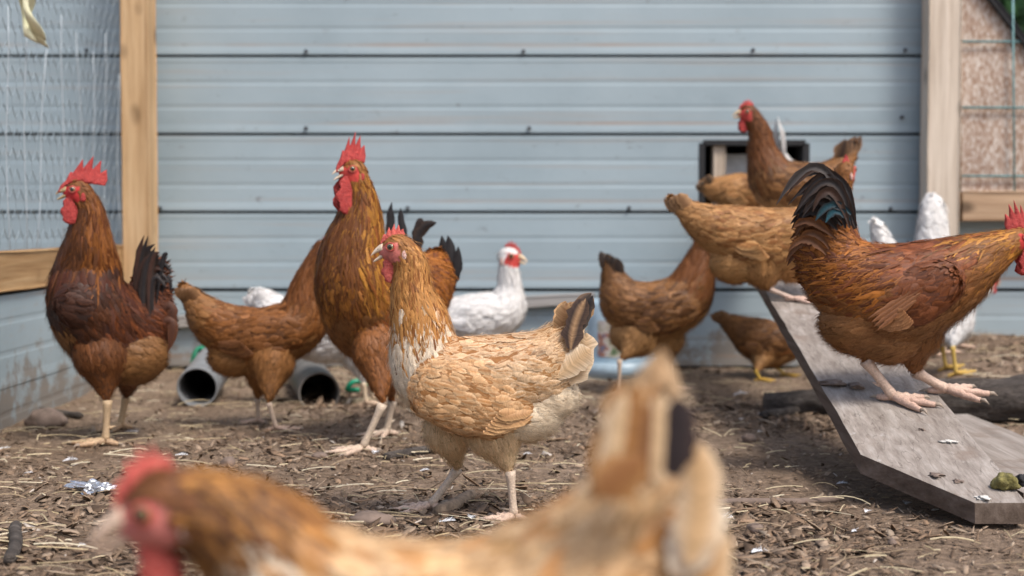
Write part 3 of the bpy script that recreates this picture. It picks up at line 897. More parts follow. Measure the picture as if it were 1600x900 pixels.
def down_feather(px, py, L, ang, label, seed=0, surf=gz, fl=40):
    """a shed white feather: curved shaft with loose barbs"""
    p = hit(px, py, surf); rr = random.Random(seed); V, F, C = [], [], []
    for k in range(fl):
        t = k / fl; side = 1 if k % 2 else -1
        bx = L * (t - 0.5); by = 0.12 * L * math.sin(3 * t)
        bl = L * 0.30 * math.sin(math.pi * min(1, 0.15 + t * 0.95)) * rr.uniform(0.7, 1.3)
        dx, dy = bl * 0.7, side * bl; w = L * 0.022
        zz = rr.uniform(0.15, 0.5) * bl
        q = [(bx - w, by, 0), (bx + w, by, 0), (bx + dx + w * .3, by + dy, zz), (bx + dx - w * .3, by + dy, zz)]
        o = len(V)
        for (a, b, z) in q:
            X = p[0] + a * math.cos(ang) - b * math.sin(ang); Y = p[1] + a * math.sin(ang) + b * math.cos(ang)
            V.append((X, Y, surf(X, Y) + 0.007 + z)); C.append((0.72, 0.74, 0.77))
        F.append((o, o + 1, o + 2, o + 3))
    o = mesh_obj('shed_feather', V, F, M['down'], cols=np.array(C))
    return tag(o, label, 'feather')
for i, (px, py, L, a, lab) in enumerate([
    (112, 725, 0.035, 0.6, 'white shed feather near the left rooster foot'), (10, 706, 0.03, 0.9, 'white shed feather at the left edge of the dirt'),
    (45, 745, 0.018, 0.2, 'tiny white fluff left of the foil scrap'), (285, 717, 0.028, 0.3, 'white fluff on the dirt right of the left rooster'),
    (205, 680, 0.035, -0.4, 'white feather right behind the left rooster foot'), (590, 712, 0.032, 1.2, 'white fluff by the tall rooster foot'),
    (740, 815, 0.026, 1.4, 'white fluff between the striding hen legs'), (700, 822, 0.03, 0.1, 'flat white feather under the striding hen'),
    (665, 741, 0.022, 0.3, 'white fluff behind the striding hen left leg'), (1420, 793, 0.028, 1.0, 'white fluff against the ramp edge'),
    (1318, 762, 0.026, 0.2, 'pale feather left of the ramp clipped corner'), (1130, 818, 0.04, -0.1, 'flat white feather right of the blurred tail'),
    (1190, 870, 0.034, 0.5, 'white fluff low in the dirt right of blurred tail'), (1358, 806, 0.022, 0.8, 'small white fluff in front of the ramp'),
    (1345, 838, 0.03, 0.3, 'grey white fluff further in front of the ramp'), (1160, 620, 0.05, 0.35, 'long pale feather on the dirt under the small hen'),
    (825, 715, 0.02, 0.2, 'white fluff behind the striding hen tail'), (1190, 680, 0.022, 0.6, 'white fluff behind the grey stone left of the ramp'),
    (130, 860, 0.016, 0.9, 'tiny white fluff under the blurred beak'), (560, 905, 0.02, 0.4, 'white fluff at the bottom edge')]):
    if py < 900: down_feather(px, py, L, a, lab, i)

# ------------------------------------------------------------------ birds
def unit(v): v = np.asarray(v, float); return v / (np.linalg.norm(v) + 1e-12)

TPL_V = np.array([0.0, 0.28, 0.58, 0.84, 1.0])
TPL_U = np.array([-1.0, 0.0, 1.0])
W_ROUND = np.array([0.40, 0.88, 1.0, 0.80, 0.22])
W_POINT = np.array([0.60, 1.00, 0.82, 0.46, 0.05])
FQ = np.array([[r * 3 + j, r * 3 + j + 3, r * 3 + j + 4, r * 3 + j + 1] for r in range(4) for j in range(2)])

def feathers(P, Nn, T, L, W, lift, curl, pt, cc, ce, tipc=0.0, rng=RNG):
    """vectorised small feathers -> verts, quads, colours, uvs"""
    n = len(P)
    S = np.cross(Nn, T)
    wv = W_ROUND[None] * (1 - pt[:, None]) + W_POINT[None] * pt[:, None]
    wv = wv * (1 + 0.10 * rng.normal(size=(n, 5)))
    V = np.zeros((n, 15, 3)); NR = np.zeros((n, 15, 3)); tilt = 0.10 * rng.normal(size=(n, 3)); C = np.zeros((n, 15, 3)); UV = np.zeros((n, 15, 2))
    ro = rng.random(n) * 40
    sk = rng.normal(size=n) * 0.12
    for r, v in enumerate(TPL_V):
        for j, u in enumerate(TPL_U):
            k = r * 3 + j
            h = lift * v * L - curl * v * v * L - abs(u) * 0.10 * W * wv[:, r] + 0.0006
            V[:, k] = P + T * (v * L * (1 - 0.06 * abs(u)))[:, None] + S * ((u * wv[:, r] * W * 0.5) + sk * v * v * L)[:, None] + Nn * h[:, None]
            q_ = Nn + S * (0.28 * u) + T * (0.16 * v - 0.05) + tilt; NR[:, k] = q_ / np.linalg.norm(q_, axis=1)[:, None]
            e = min(1.0, abs(u) * 0.85 + max(0, v - 0.6) * 1.2)
            C[:, k] = cc * (1 - e) + ce * e
            UV[:, k, 0] = u * 0.5; UV[:, k, 1] = v + ro
    Q = (np.arange(n)[:, None, None] * 15 + FQ[None]).reshape(-1, 4)
    return V.reshape(-1, 3), Q, C.reshape(-1, 3), UV.reshape(-1, 2), NR.reshape(-1, 3)

def strands(P, D, L, w, c, Nb, rng=RNG):
    n = len(P)
    side = np.cross(D, Nb + 0.35 * rng.normal(size=(n, 3))); side /= np.linalg.norm(side, axis=1)[:, None] + 1e-9
    g = np.array([0, 0, -0.35])
    b = P; m = P + D * (L * 0.55)[:, None]; t = P + D * L[:, None] + g * (L * 0.5)[:, None]
    V = np.stack([b - side * w, b + side * w, m + side * w * 0.7, m - side * w * 0.7, t + side * w * .15, t - side * w * .15], 1)
    Q = (np.arange(n)[:, None, None] * 6 + np.array([[0, 1, 2, 3], [3, 2, 4, 5]])[None]).reshape(-1, 4)
    UV = np.tile(np.array([[0, 0], [.1, 0], [.1, .5], [0, .5], [.1, 1], [0, 1]]), (n, 1)) + np.repeat(rng.random((n, 1)) * 30, 6, 0)
    return V.reshape(-1, 3), Q, np.repeat(c, 6, 0), UV, np.repeat(Nb, 6, 0)

def big_feather(name, pts, width, nrm, cc, ce, parent, origin, pointed=0.3, shaft=None, fray=0.10, seed=0):
    """one long feather along a polyline of control points (quadratic through 3)"""
    rr = np.random.default_rng(seed)
    p0, p1, p2 = [np.asarray(p, float) for p in pts]
    n = 12; V, C, UV = [], [], []
    ph = rr.random() * 30
    for i in range(n + 1):
        t = i / n
        c = (1 - t) ** 2 * p0 + 2 * t * (1 - t) * p1 + t * t * p2
        d = unit(2 * (1 - t) * (p1 - p0) + 2 * t * (p2 - p1))
        s = unit(np.cross(nrm, d)); nn = np.cross(d, s)
        wr_ = min(1.0, 0.30 + 2.6 * t) * (1 - max(0, (t - (0.86 - 0.4 * pointed)) / (0.14 + 0.4 * pointed)) ** 2.2 * 0.93)
        for u in (-1, -0.5, 0, 0.5, 1):
            w = width * 0.5 * wr_ * (1 + fray * rr.normal() * (abs(u) > 0.9))
            V.append(c + s * u * w - nn * (abs(u) ** 1.5) * w * 0.22 + nn * (0.0008 if u == 0 else 0))
            e = abs(u) ** 1.6
            C.append(np.array(cc) * (1 - e) + np.array(ce) * e if u != 0 or shaft is None else np.array(shaft))
            UV.append((u * 0.5, t * 2.0 + ph))
    F = [(i * 5 + j, i * 5 + j + 1, i * 5 + j + 6, i * 5 + j + 5) for i in range(n) for j in range(4)]
    return mesh_obj(name, V, F, M['feather'], parent, cols=np.array(C), uv=UV, origin=origin)

def remesh_union(spheres, voxel, smooth_it):
    """spheres: centre, axes (3 unit vectors), radii -> one continuous smooth surface"""
    bm0 = bmesh.new(); bmesh.ops.create_icosphere(bm0, subdivisions=3, radius=1.0)
    bv = np.array([v.co[:] for v in bm0.verts]); bf = np.array([[v.index for v in f.verts] for f in bm0.faces]); bm0.free()
    Vs, Fs = [], []
    for i, (c, A, R) in enumerate(spheres):
        Vs.append(c + (bv * R) @ A); Fs.append(bf + i * len(bv))
    me = bpy.data.meshes.new('tmp'); me.from_pydata(np.concatenate(Vs).tolist(), [], np.concatenate(Fs).tolist())
    o = bpy.data.objects.new('tmp', me); COL.objects.link(o)
    m = o.modifiers.new('r', 'REMESH'); m.mode = 'VOXEL'; m.voxel_size = voxel
    s = o.modifiers.new('s', 'SMOOTH'); s.factor = 0.5; s.iterations = smooth_it
    dg = bpy.context.evaluated_depsgraph_get(); dg.update()
    out = bpy.data.meshes.new_from_object(o.evaluated_get(dg))
    bpy.data.objects.remove(o); bpy.data.meshes.remove(me)
    return out

def catmull(nodes, sub):
    A = np.array(nodes, float); out, idx = [], []
    n = len(A)
    for i in range(n - 1):
        p0, p1, p2, p3 = A[max(i - 1, 0)], A[i], A[i + 1], A[min(i + 2, n - 1)]
        for k in range(sub):
            t = k / sub
            out.append(0.5 * ((2 * p1) + (-p0 + p2) * t + (2 * p0 - 5 * p1 + 4 * p2 - p3) * t * t + (-p0 + 3 * p1 - 3 * p2 + p3) * t ** 3)); idx.append(i + t)
    out.append(A[-1]); idx.append(n - 1.0)
    return np.array(out), np.array(idx)

def smooth_noise(P, s, seed):
    k = np.random.default_rng(seed).normal(size=(5, 3)) * s; ph = np.arange(5) * 1.7 + seed
    return np.sin(P @ k.T + ph).mean(1) * 1.3

def comb_mesh(O, X, Y, Z, r, kind, pts=None):
    """toothed blade standing along the head's midline; local x forward, z up (units of head radius)"""
    if kind == 'hen': x0, x1, h, teeth, lean, thick, tooth = 1.15, -0.45, 0.75, 5, 0.25, 0.16, 0.45
    elif kind == 'small': x0, x1, h, teeth, lean, thick, tooth = 1.0, -0.2, 0.5, 4, 0.2, 0.15, 0.3
    elif kind == 'tall': x0, x1, h, teeth, lean, thick, tooth = 1.55, -0.85, 2.1, 5, 0.22, 0.34, 1.15
    else: x0, x1, h, teeth, lean, thick, tooth = 1.65, -1.95, 1.75, 5, 0.40, 0.32, 1.1   # swept back
    n, m = 72, 6; V, F = [], []
    for side in (1, -1):
        for i in range(n + 1):
            t = i / n; x = x0 + (x1 - x0) * t
            zb = math.sqrt(max(0.0, 1 - min(1, (max(0, x) / 1.35) ** 2))) * 0.86 - 0.10 if x > 0 else 0.76 + 0.1 * x
            env = math.sin(math.pi * min(1, 0.10 + 0.82 * t)) ** 0.55
            ph = (t * teeth) % 1.0; tri = max(0.0, 1 - abs(ph - 0.5) * 1.9) ** 1.1
            zt = zb + h * env * 0.62 + tooth * env * tri * (0.55 + 0.45 * math.sin(math.pi * t))
            for j in range(m + 1):
                s = j / m; z = zb + (zt - zb) * s
                th = thick * (1 - 0.75 * s) * (0.35 + 0.65 * math.sin(math.pi * min(1, max(0.0, t * 0.96 + 0.02))) ** 0.4)
                if j == m: th *= 0.15
                wob = 0.10 * math.sin(4.5 * t + 2.0 * s) * s
                xx = x - lean * (z - zb)
                V.append(O + X * xx * r + Z * z * r + Y * (side * th + wob) * r)
    k = (n + 1) * (m + 1)
    for i in range(n):
        for j in range(m):
            a = i * (m + 1) + j
            F.append((a, a + 1, a + m + 2, a + m + 1)); F.append((k + a, k + a + m + 1, k + a + m + 2, k + a + 1))
    for i in range(n):
        a = i * (m + 1) + m; F.append((a, k + a, k + a + m + 1, a + m + 1))
        a = i * (m + 1); F.append((a, a + m + 1, k + a + m + 1, k + a))
    for j in range(m):
        a = j; F.append((a, k + a, k + a + 1, a + 1)); a = n * (m + 1) + j; F.append((a, a + 1, k + a + 1, k + a))
    return np.array(V), F

def lathe_drop(O, X, Y, Z, a, b, c, n=14, m=10, wob=0.12, seed=0):
    """flattened hanging lobe: half-sizes a (along X) b (thickness) c (height)"""
    V, F = [], []
    for i in range(m + 1):
        th = math.pi * i / m; zz = math.cos(th); rr_ = math.sin(th) ** 0.8 * (1.0 + 0.25 * (-zz))
        for k in range(n):
            an = 2 * math.pi * k / n
            w = 1 + wob * math.sin(3 * an + 2.3 * i + seed)
            V.append(O + X * a * rr_ * math.cos(an) * w + Y * b * rr_ * math.sin(an) + Z * c * zz)
    for i in range(m):
        for k in range(n): F.append((i * n + k, i * n + (k + 1) % n, (i + 1) * n + (k + 1) % n, (i + 1) * n + k))
    return np.array(V), F

def make_bird(kind, label, group, spine, nb, d, heading, pal, legs, wing=None, belly=(), tail=(), fan=None, head=None,
              wr=0.82, voxel=0.0048, density=1.0, fs=1.0, legcol=(0.56, 0.42, 0.31), cock=False, seed=0, fluff=4000, shank=0.0052):
    rng = np.random.default_rng(100 + seed)
    h = np.array([math.cos(math.radians(heading)), math.sin(math.radians(heading)), 0.0]); lat = np.array([-h[1], h[0], 0.0])
    up = np.array([0, 0, 1.0])
    def nd(t, extra=0.0):
        px, py = t[:2]; r = t[2] if len(t) > 2 else 1.0; o = t[3] if len(t) > 3 else 0.0
        dd = d + o + extra
        return np.concatenate([at(px, py, dd), [r * dd / FPX]])
    nodes = [nd(t) for t in spine]
    for k_, q_ in enumerate(nodes): q_[3] = q_[3] - 0.0004 if k_ == 0 else max(0.55 * q_[3], q_[3] - (0.0058 if cock else 0.0048) * fs)
    chain, idx = catmull(nodes, 7)
    A0 = np.array([h, lat, up])
    sph = []; grp = []; par = []; tang = []
    def tg(ch):
        t = np.gradient(ch[:, :3], axis=0); return t / (np.linalg.norm(t, axis=1)[:, None] + 1e-9)
    T0 = tg(chain)
    nn = len(spine) - 1
    for c, i, t in zip(chain, idx, T0):
        w = wr if i > nb else (0.92 if i < 1 else 0.92 + (wr - 0.92) * (i - 1) / max(0.1, nb - 1))
        if i > nn - 1.5: w = wr * 0.85
        sph.append((c[:3], A0, np.array([c[3], c[3] * w, c[3]]))); grp.append(0); par.append(i); tang.append(t)
    for b in belly:
        c = nd(b); sph.append((c[:3], A0, np.array([c[3] * 1.15, c[3] * 0.85, c[3]]))); grp.append(5); par.append(nn - 1.5); tang.append(-h)
    # legs: thigh blob chain down to the hock
    L_ = []
    for li, lg in enumerate(legs):
        (tx, ty, tr), (kx, ky, kr), (fx, fy) = lg['thigh'], lg['hock'], lg['foot']
        surf = lg.get('surf', gz)
        Fp = hit(fx, fy, surf) if 'd' not in lg else at(fx, fy, lg['d'])
        if 'd' in lg: Fp[2] = surf(Fp[0], Fp[1])
        Kp = at(kx, ky, Fp[1] + lg.get('ko', 0.0)); kk = max(shank * 1.1, 0.5 * kr * Kp[1] / FPX)
        near = lg.get('side', 0.0)
        Tp = at(tx, ty - tr * 0.25, d * 0.68 + Fp[1] * 0.32 + near); tk = tr * Tp[1] / FPX - 0.003
        for s in np.linspace(0, 1, 9):
            c = Tp + (Kp - Tp) * s * 0.86; r = tk + (kk - tk) * s ** 0.85
            sph.append((c, A0, np.array([r, r * 0.80, r]))); grp.append(1); par.append(s); tang.append(unit(Kp - Tp))
        L_.append((Fp, Kp, kk, surf, lg))
    # wings: flattened chain on each flank
    W_ = []
    if wing:
        a, b = nd(wing['front']), nd(wing['tip'])
        bodyr = max(n_[3] for n_ in nodes) * wr
        for s_ in (1, -1):
            off = lat * s_ * bodyr * wing.get('out', 0.80)
            wc = []
            for s in np.linspace(0, 1, 7):
                c = a[:3] * (1 - s) + b[:3] * s + off * (1 - 0.28 * s * s)
                r = (a[3] * math.sin(math.pi * (0.30 + 0.42 * s)) if s < 0.45 else a[3] * 0.98 * (1 - s) / 0.55 + b[3] * (s - 0.45) / 0.55)
                sph.append((c, A0, np.array([r, r * 0.34, r]))); grp.append(3 if s_ > 0 else 4); par.append(s); tang.append(unit(b[:3] - a[:3])); wc.append((c, r))
            W_.append((s_, wc))
    # head
    hd = head
    Hc = nodes[0][:3]; r = nodes[0][3]
    ha = math.radians(hd.get('yaw', heading)); hp = math.radians(hd.get('pitch', 0))
    X = np.array([math.cos(ha) * math.cos(hp), math.sin(ha) * math.cos(hp), math.sin(hp)]); Y = unit(np.cross(up, X)); Z = np.cross(X, Y)
    AH = np.array([X, Y, Z])
    sph.append((Hc, AH, np.array([1.10 * r, 0.86 * r, 0.95 * r]))); grp.append(0); par.append(0.0); tang.append(-X)
    sph.append((Hc + X * 0.62 * r - Z * 0.12 * r, AH, np.array([0.72 * r, 0.52 * r, 0.56 * r]))); grp.append(0); par.append(0.0); tang.append(-X)
    me = remesh_union(sph, voxel, 10 if cock or voxel < 0.006 else 7)
    nv = len(me.vertices)
    P = np.empty(nv * 3, np.float32); me.vertices.foreach_get('co', P); P = P.reshape(-1, 3).astype(float)
    Nn = np.empty(nv * 3, np.float32); me.vertex_normals.foreach_get('vector', Nn); Nn = Nn.reshape(-1, 3).astype(float)
    # nearest generating sphere
    C = np.array([s[0] for s in sph]); R = np.array([s[2] for s in sph])
    best = np.full(nv, 1e9); bi = np.zeros(nv, int)
    for k in range(len(sph)):
        q = ((P - C[k]) @ sph[k][1].T) / R[k]
        dd = np.linalg.norm(q, axis=1) * (0.94 if grp[k] in (3, 4) else 1.0); m_ = dd < best
        best[m_] = dd[m_]; bi[m_] = k
    G = np.array(grp)[bi]; I = np.array(par)[bi]; TT = np.array(tang)[bi]
    # smooth spine parameter
    I = I + 0.25 * smooth_noise(P, 60, seed)
    jit = rng.normal(size=nv) * 0.30
    # region codes
    REG = np.full(nv, 2)                         # side / back
    Ij = I + jit
    REG[(G == 0) & (Ij < 0.75)] = 0
    REG[(G == 0) & (Ij >= 0.75) & (Ij < nb + 0.55)] = 1
    body = (G == 0) & (Ij >= nb + 0.55)
    nz = Nn[:, 2] + 0.15 * smooth_noise(P, 50, seed + 3)
    fw = Nn @ h
    REG[body & (nz > 0.30)] = 3                  # back
    REG[body & (nz <= 0.30) & ((fw > 0.15) | (Ij < nb + 1.3))] = 4   # breast
    REG[body & (nz < -0.45)] = 5                 # belly
    REG[body & (Ij > nn - 2.1)] = 6              # saddle, tail base
    if cock: REG[body & (Ij > nn - 3.6) & (nz > -0.25)] = 6
    REG[(G == 5)] = 5
    REG[G == 1] = 7                              # thigh
    REG[(G == 3) | (G == 4)] = 8                 # wing
    keys = ['head', 'hackle', 'side', 'back', 'breast', 'belly', 'saddle', 'thigh', 'wing']
    CC = np.array([pal[k][0] for k in keys]); CE = np.array([pal[k][1] for k in keys]); VV = np.array([pal[k][2] for k in keys])
    ql = (P - Hc) @ AH.T / r
    face = (ql[:, 0] > hd.get('face0', -0.15)) & (ql[:, 2] < 0.52 + 0.12 * np.sin(ql[:, 0] * 6)) & (ql[:, 2] > -0.85) & (np.abs(ql[:, 1]) > 0.0) & (np.linalg.norm(ql, axis=1) < 1.75) & ((ql[:, 0] > 0.75) | (ql[:, 2] < 0.45))
    base = CC[REG] * 0.75
    fc = np.array(hd.get('facecol', (0.55, 0.10, 0.08)))
    base[face] = fc * (0.85 + 0.3 * rng.random((face.sum(), 1)))
    # root
    feet = np.array([l[0] for l in L_]); loc = feet.mean(0)
    root = empty('rooster' if cock else kind, loc)
    tag(root, label, 'rooster' if cock else 'hen', group)
    # body
    me.transform(__import__('mathutils').Matrix.Translation(Vector((-loc[0], -loc[1], -loc[2]))))
    ca = me.color_attributes.new('Col', 'FLOAT_COLOR', 'POINT')
    cb_ = np.ones((nv, 4), np.float32); cb_[:, :3] = base; ca.data.foreach_set('color', cb_.ravel())
    me.materials.clear(); me.materials.append(M['skin'])
    me.polygons.foreach_set('use_smooth', np.ones(len(me.polygons), bool)); me.name = 'body'
    link(bpy.data.objects.new('body', me), root)
    # plumage
    flow = np.where(((G == 0) | (G == 5))[:, None], TT, TT)
    flow = flow + np.where((REG == 7)[:, None], up * -0.35 - h * 0.25, 0) + np.where(((REG == 2) | (REG == 5))[:, None], -h * 0.5 - up * 0.25, 0) + np.where((REG == 8)[:, None], -h * 0.2, 0) + np.where((REG == 6)[:, None], (-h * 0.2 - up * (0.8 if cock else 0.25)), 0)
    flow = flow - Nn * (flow * Nn).sum(1)[:, None]
    fl_len = np.linalg.norm(flow, axis=1); ok0 = fl_len > 0.08
    flow /= fl_len[:, None] + 1e-9
    #             head   hackle  side   back   breast belly  saddle thigh  wing
    Lr = np.array([0.011, 0.034, 0.026, 0.027, 0.023, 0.025, 0.027, 0.020, 0.026]) * fs
    Wr = np.array([0.0050, 0.0056, 0.0125, 0.0130, 0.0115, 0.013, 0.0125, 0.010, 0.0135]) * fs
    PT = np.array([0.5, 0.85, 0.4, 0.45, 0.4, 0.55, 0.45, 0.7, 0.28])
    DN = np.array([1.2, 1.5, 0.75, 0.62, 0.72, 0.62, 0.68, 0.80, 0.60])
    if cock:
        Lr[6], Wr[6], PT[6], DN[6] = 0.052 * fs, 0.009 * fs, 0.9, 0.8
        Lr[1], Lr[3], Wr[3], PT[3] = 0.048 * fs, 0.034 * fs, 0.015 * fs, 0.5
    dens = DN[REG] * density * (voxel / 0.0048) ** 2
    # no feathers on the bare face
    groups = []
    for rep in range(3):
        sel = (rng.random(nv) < dens - rep) & ~face & ok0
        ii = np.nonzero(sel)[0]
        if len(ii): groups.append(ii)
    ii = np.concatenate(groups)
    rg = REG[ii]
    n = len(ii)
    tf = flow[ii] + 0.14 * rng.normal(size=(n, 3)); tf -= Nn[ii] * (tf * Nn[ii]).sum(1)[:, None]; tf /= np.linalg.norm(tf, axis=1)[:, None]
    p = P[ii] + rng.normal(size=(n, 3)) * voxel * 0.3
    L = Lr[rg] * (0.7 + 0.7 * rng.random(n)); W = Wr[rg] * (0.65 + 0.6 * rng.random(n))
    nkt = np.clip((I[ii] - 0.5) / max(0.3, nb), 0, 1); hk = rg == 1
    th_ = rg == 7; L[th_] *= 1.0 - 0.62 * np.clip(I[ii][th_], 0, 1); W[th_] *= 1 - 0.4 * np.clip(I[ii][th_], 0, 1)
    L[hk] *= (0.42 + 0.75 * nkt[hk]); W[hk] *= (0.7 + 0.45 * nkt[hk])
    p = p - tf * (L * 0.35)[:, None] - Nn[ii] * 0.0015
    lift = 0.085 + 0.024 * rng.normal(size=n); curl = 0.15 + 0.03 * rng.normal(size=n)
    curl = np.where(rg == 6, curl + 0.05, curl)
    lowf = smooth_noise(p, 28, seed + 9)[:, None]
    var = VV[rg][:, None]
    bri = 1 + var * (0.40 * rng.normal(size=(n, 1)) + 0.45 * lowf)
    bri = np.clip(bri, 0.35, 1.7)
    mixr = np.clip(rng.normal(size=(n, 1)) * 0.28 * (var > 0.05), -0.5, 0.5)
    cc = CC[rg] * bri; ce = CE[rg] * bri
    swap = np.abs(mixr); cc, ce = cc * (1 - swap) + ce * swap, ce * (1 - swap) + cc * swap
    # hackle feathers: mixed dark and light streaks
    if 'streak' in pal:
        st = hk & (rng.random(n) < pal['streakp']); cc[st] = np.array(pal['streak']) * (0.7 + 0.6 * rng.random((st.sum(), 1))); ce[st] = cc[st] * 1.3
    if 'fleck' in pal:
        st = np.isin(rg, (2, 3, 4, 8)) & (rng.random(n) < pal['fleckp'])
        cc[st] = np.array(pal['fleck']) * (0.7 + 0.6 * rng.random((st.sum(), 1))); ce[st] = cc[st] * 0.5 + ce[st] * 0.5
    if cock:
        st = (rg == 6) & (rng.random(n) < 0.4); cc[st] = np.array((0.11, 0.032, 0.009)) * (0.7 + 0.6 * rng.random((st.sum(), 1))); ce[st] = cc[st] * 1.8
    if 'front' in pal:   # throat and front of the neck differ from the mane
        st = hk & ((Nn[ii] @ h) > 0.05 + 0.2 * rng.normal(size=n)) & (nkt > pal.get('front0', 0.0)); cc[st] = np.array(pal['front']) * (0.75 + 0.5 * rng.random((st.sum(), 1))); ce[st] = cc[st]
    wside = np.where(G[ii] == 3, 1, np.where(G[ii] == 4, -1, 0))
    bodysel = wside == 0
    def emit(name, s, par_, extra=None):
        a = feathers(p[s], Nn[ii][s], tf[s], L[s], W[s], lift[s], curl[s], PT[rg[s]], cc[s], ce[s], rng=rng)
        parts = [a] + ([extra] if extra is not None else [])
        off = 0; Vs, Qs, Cs, Us, Ns = [], [], [], [], []
        for (v, q, c, u, w_) in parts: Vs.append(v); Qs.append(q + off); Cs.append(c); Us.append(u); Ns.append(w_); off += len(v)
        o = fast_mesh(name, np.concatenate(Vs), np.concatenate(Qs), M['feather'], par_, np.concatenate(Cs), np.concatenate(Us), loc, np.concatenate(Ns))
        return o
    # loose down strands
    fsel = np.nonzero(~face & ok0)[0]
    wt = np.array([0.5, 0.6, 0.5, 0.3, 0.7, 1.6, 1.0, 1.8, 0.2])[REG[fsel]]
    k = rng.choice(fsel, fluff, p=wt / wt.sum())
    D = flow[k] * 0.9 + Nn[k] * 0.30 + rng.normal(size=(fluff, 3)) * 0.16; D /= np.linalg.norm(D, axis=1)[:, None]
    sl = np.where(REG[k] == 7, 1 - 0.6 * np.clip(I[k], 0, 1), 1.0) * np.array([0.006, 0.013, 0.011, 0.010, 0.012, 0.016, 0.014, 0.012, 0.008])[REG[k]] * fs * (0.6 + 0.7 * rng.random(fluff))
    ex = strands(P[k] + Nn[k] * 0.002, D, sl, 0.00042 * fs, (CC[REG[k]] * 0.4 + CE[REG[k]] * 0.6) * (0.8 + 0.4 * rng.random((fluff, 1))), Nn[k], rng)
    o = emit('plumage', bodysel, root, ex); o['kind'] = 'stuff'
    # wings
    for s_, wc in W_:
        sel = wside == s_
        wo = emit('wing', sel, root); wo['kind'] = 'stuff'
        nfe = 7
        (cA, rA), (cB, rB), (cT, rT) = wc[2], wc[4], wc[6]
        for q in range(nfe):
            t = q / (nfe - 1)
            b0 = cA * (0.6 - 0.5 * t) + cB * (0.4 + 0.5 * t) + up * rA * (-0.72 + 0.62 * t) + lat * s_ * (rA * 0.34 + 0.006 + 0.0012 * q)
            tip = cT + up * rT * (-0.9 + 1.5 * t) - h * (-0.012 + 0.006 * (q % 3)) + lat * s_ * (rT * 0.25 + 0.008)
            mid = (b0 + tip) / 2 - up * 0.006 + lat * s_ * 0.004
            kk = rng.uniform(0.85, 1.15)
            big_feather('flight_feather', (b0, mid, tip), 0.017 * fs, lat * s_ + up * 0.25, np.array(pal['flight'][0]) * kk, np.array(pal['flight'][1]) * kk, wo, loc, 0.4, seed=seed * 50 + q)
    # legs
    lc = np.array(legcol)
    for Fp, Kp, kk, surf, lg in L_:
        r0 = shank; parts = []
        ank = Fp + np.array([0, 0, r0 * 1.3])
        sp = []
        for s in np.linspace(0, 1, 9):
            sp.append(Kp + up * 0.006 + (ank - Kp - up * 0.006) * s)
        rad = [r0 * 1.35, r0 * 1.25, r0 * 1.02, r0 * 0.95, r0 * 0.92, r0 * 0.92, r0 * 0.95, r0 * 1.08, r0 * 1.1]
        parts.append(tube(sp, rad, 10))
        fa = math.radians(lg.get('yaw', heading)); TL = lg.get('toe', 0.055) * (1.15 if cock else 1.0)
        claws = []
        for (da, ln) in ((-0.62, 0.85), (0.0, 1.0), (0.60, 0.82), (math.pi - 0.25, 0.42)):
            dv = np.array([math.cos(fa + da), math.sin(fa + da), 0]); tp, tr_ = [ank], [r0 * 0.95]
            for s, lf, rr_ in ((0.12, 1.05, 0.95), (0.25, 0.85, 0.84), (0.36, 0.95, 0.92), (0.5, 0.55, 0.72), (0.62, 0.66, 0.80), (0.76, 0.45, 0.62), (0.88, 0.45, 0.55)):
                q = Fp + dv * TL * ln * s * 1.05; q[2] = surf(q[0], q[1]) + 0.002 + r0 * (lf if s > 0.2 else 1.2)
                tp.append(q); tr_.append(r0 * rr_)
            parts.append(tube(tp, tr_, 8))
            c1 = tp[-1]; c2 = c1 + dv * TL * 0.09 * (1 if ln > .5 else .7) + up * 0.0008; c3 = c1 + dv * TL * 0.19; c3[2] = surf(c3[0], c3[1]) + 0.002
            claws.append(tube([c1 - dv * 0.002, c2, c3], [r0 * 0.48, r0 * 0.36, r0 * 0.06], 6))
        if cock:   # spur
            bq = Kp * 0.35 + ank * 0.65; parts.append(tube([bq, bq - unit(np.array([math.cos(fa), math.sin(fa), 0])) * 0.010 + up * 0.001, bq - unit(np.array([math.cos(fa), math.sin(fa), 0])) * 0.019 + up * 0.004], [r0 * 0.6, r0 * 0.45, r0 * 0.08], 7))
        V, F = join(parts); V = np.array(V)
        c = lc * (0.9 + 0.2 * rng.random((len(V), 1))); low = (V[:, 2] - Fp[2]) < 0.014
        c[low] = c[low] * np.array([0.95, 0.88, 0.88])
        lo = mesh_obj('leg', V, F, M['leg'], root, cols=c, origin=loc)
        for V, F in claws: mesh_obj('claw', V, F, M['horn'], lo, cols=np.tile(np.array([0.34, 0.27, 0.21]), (len(V), 1)), origin=loc)
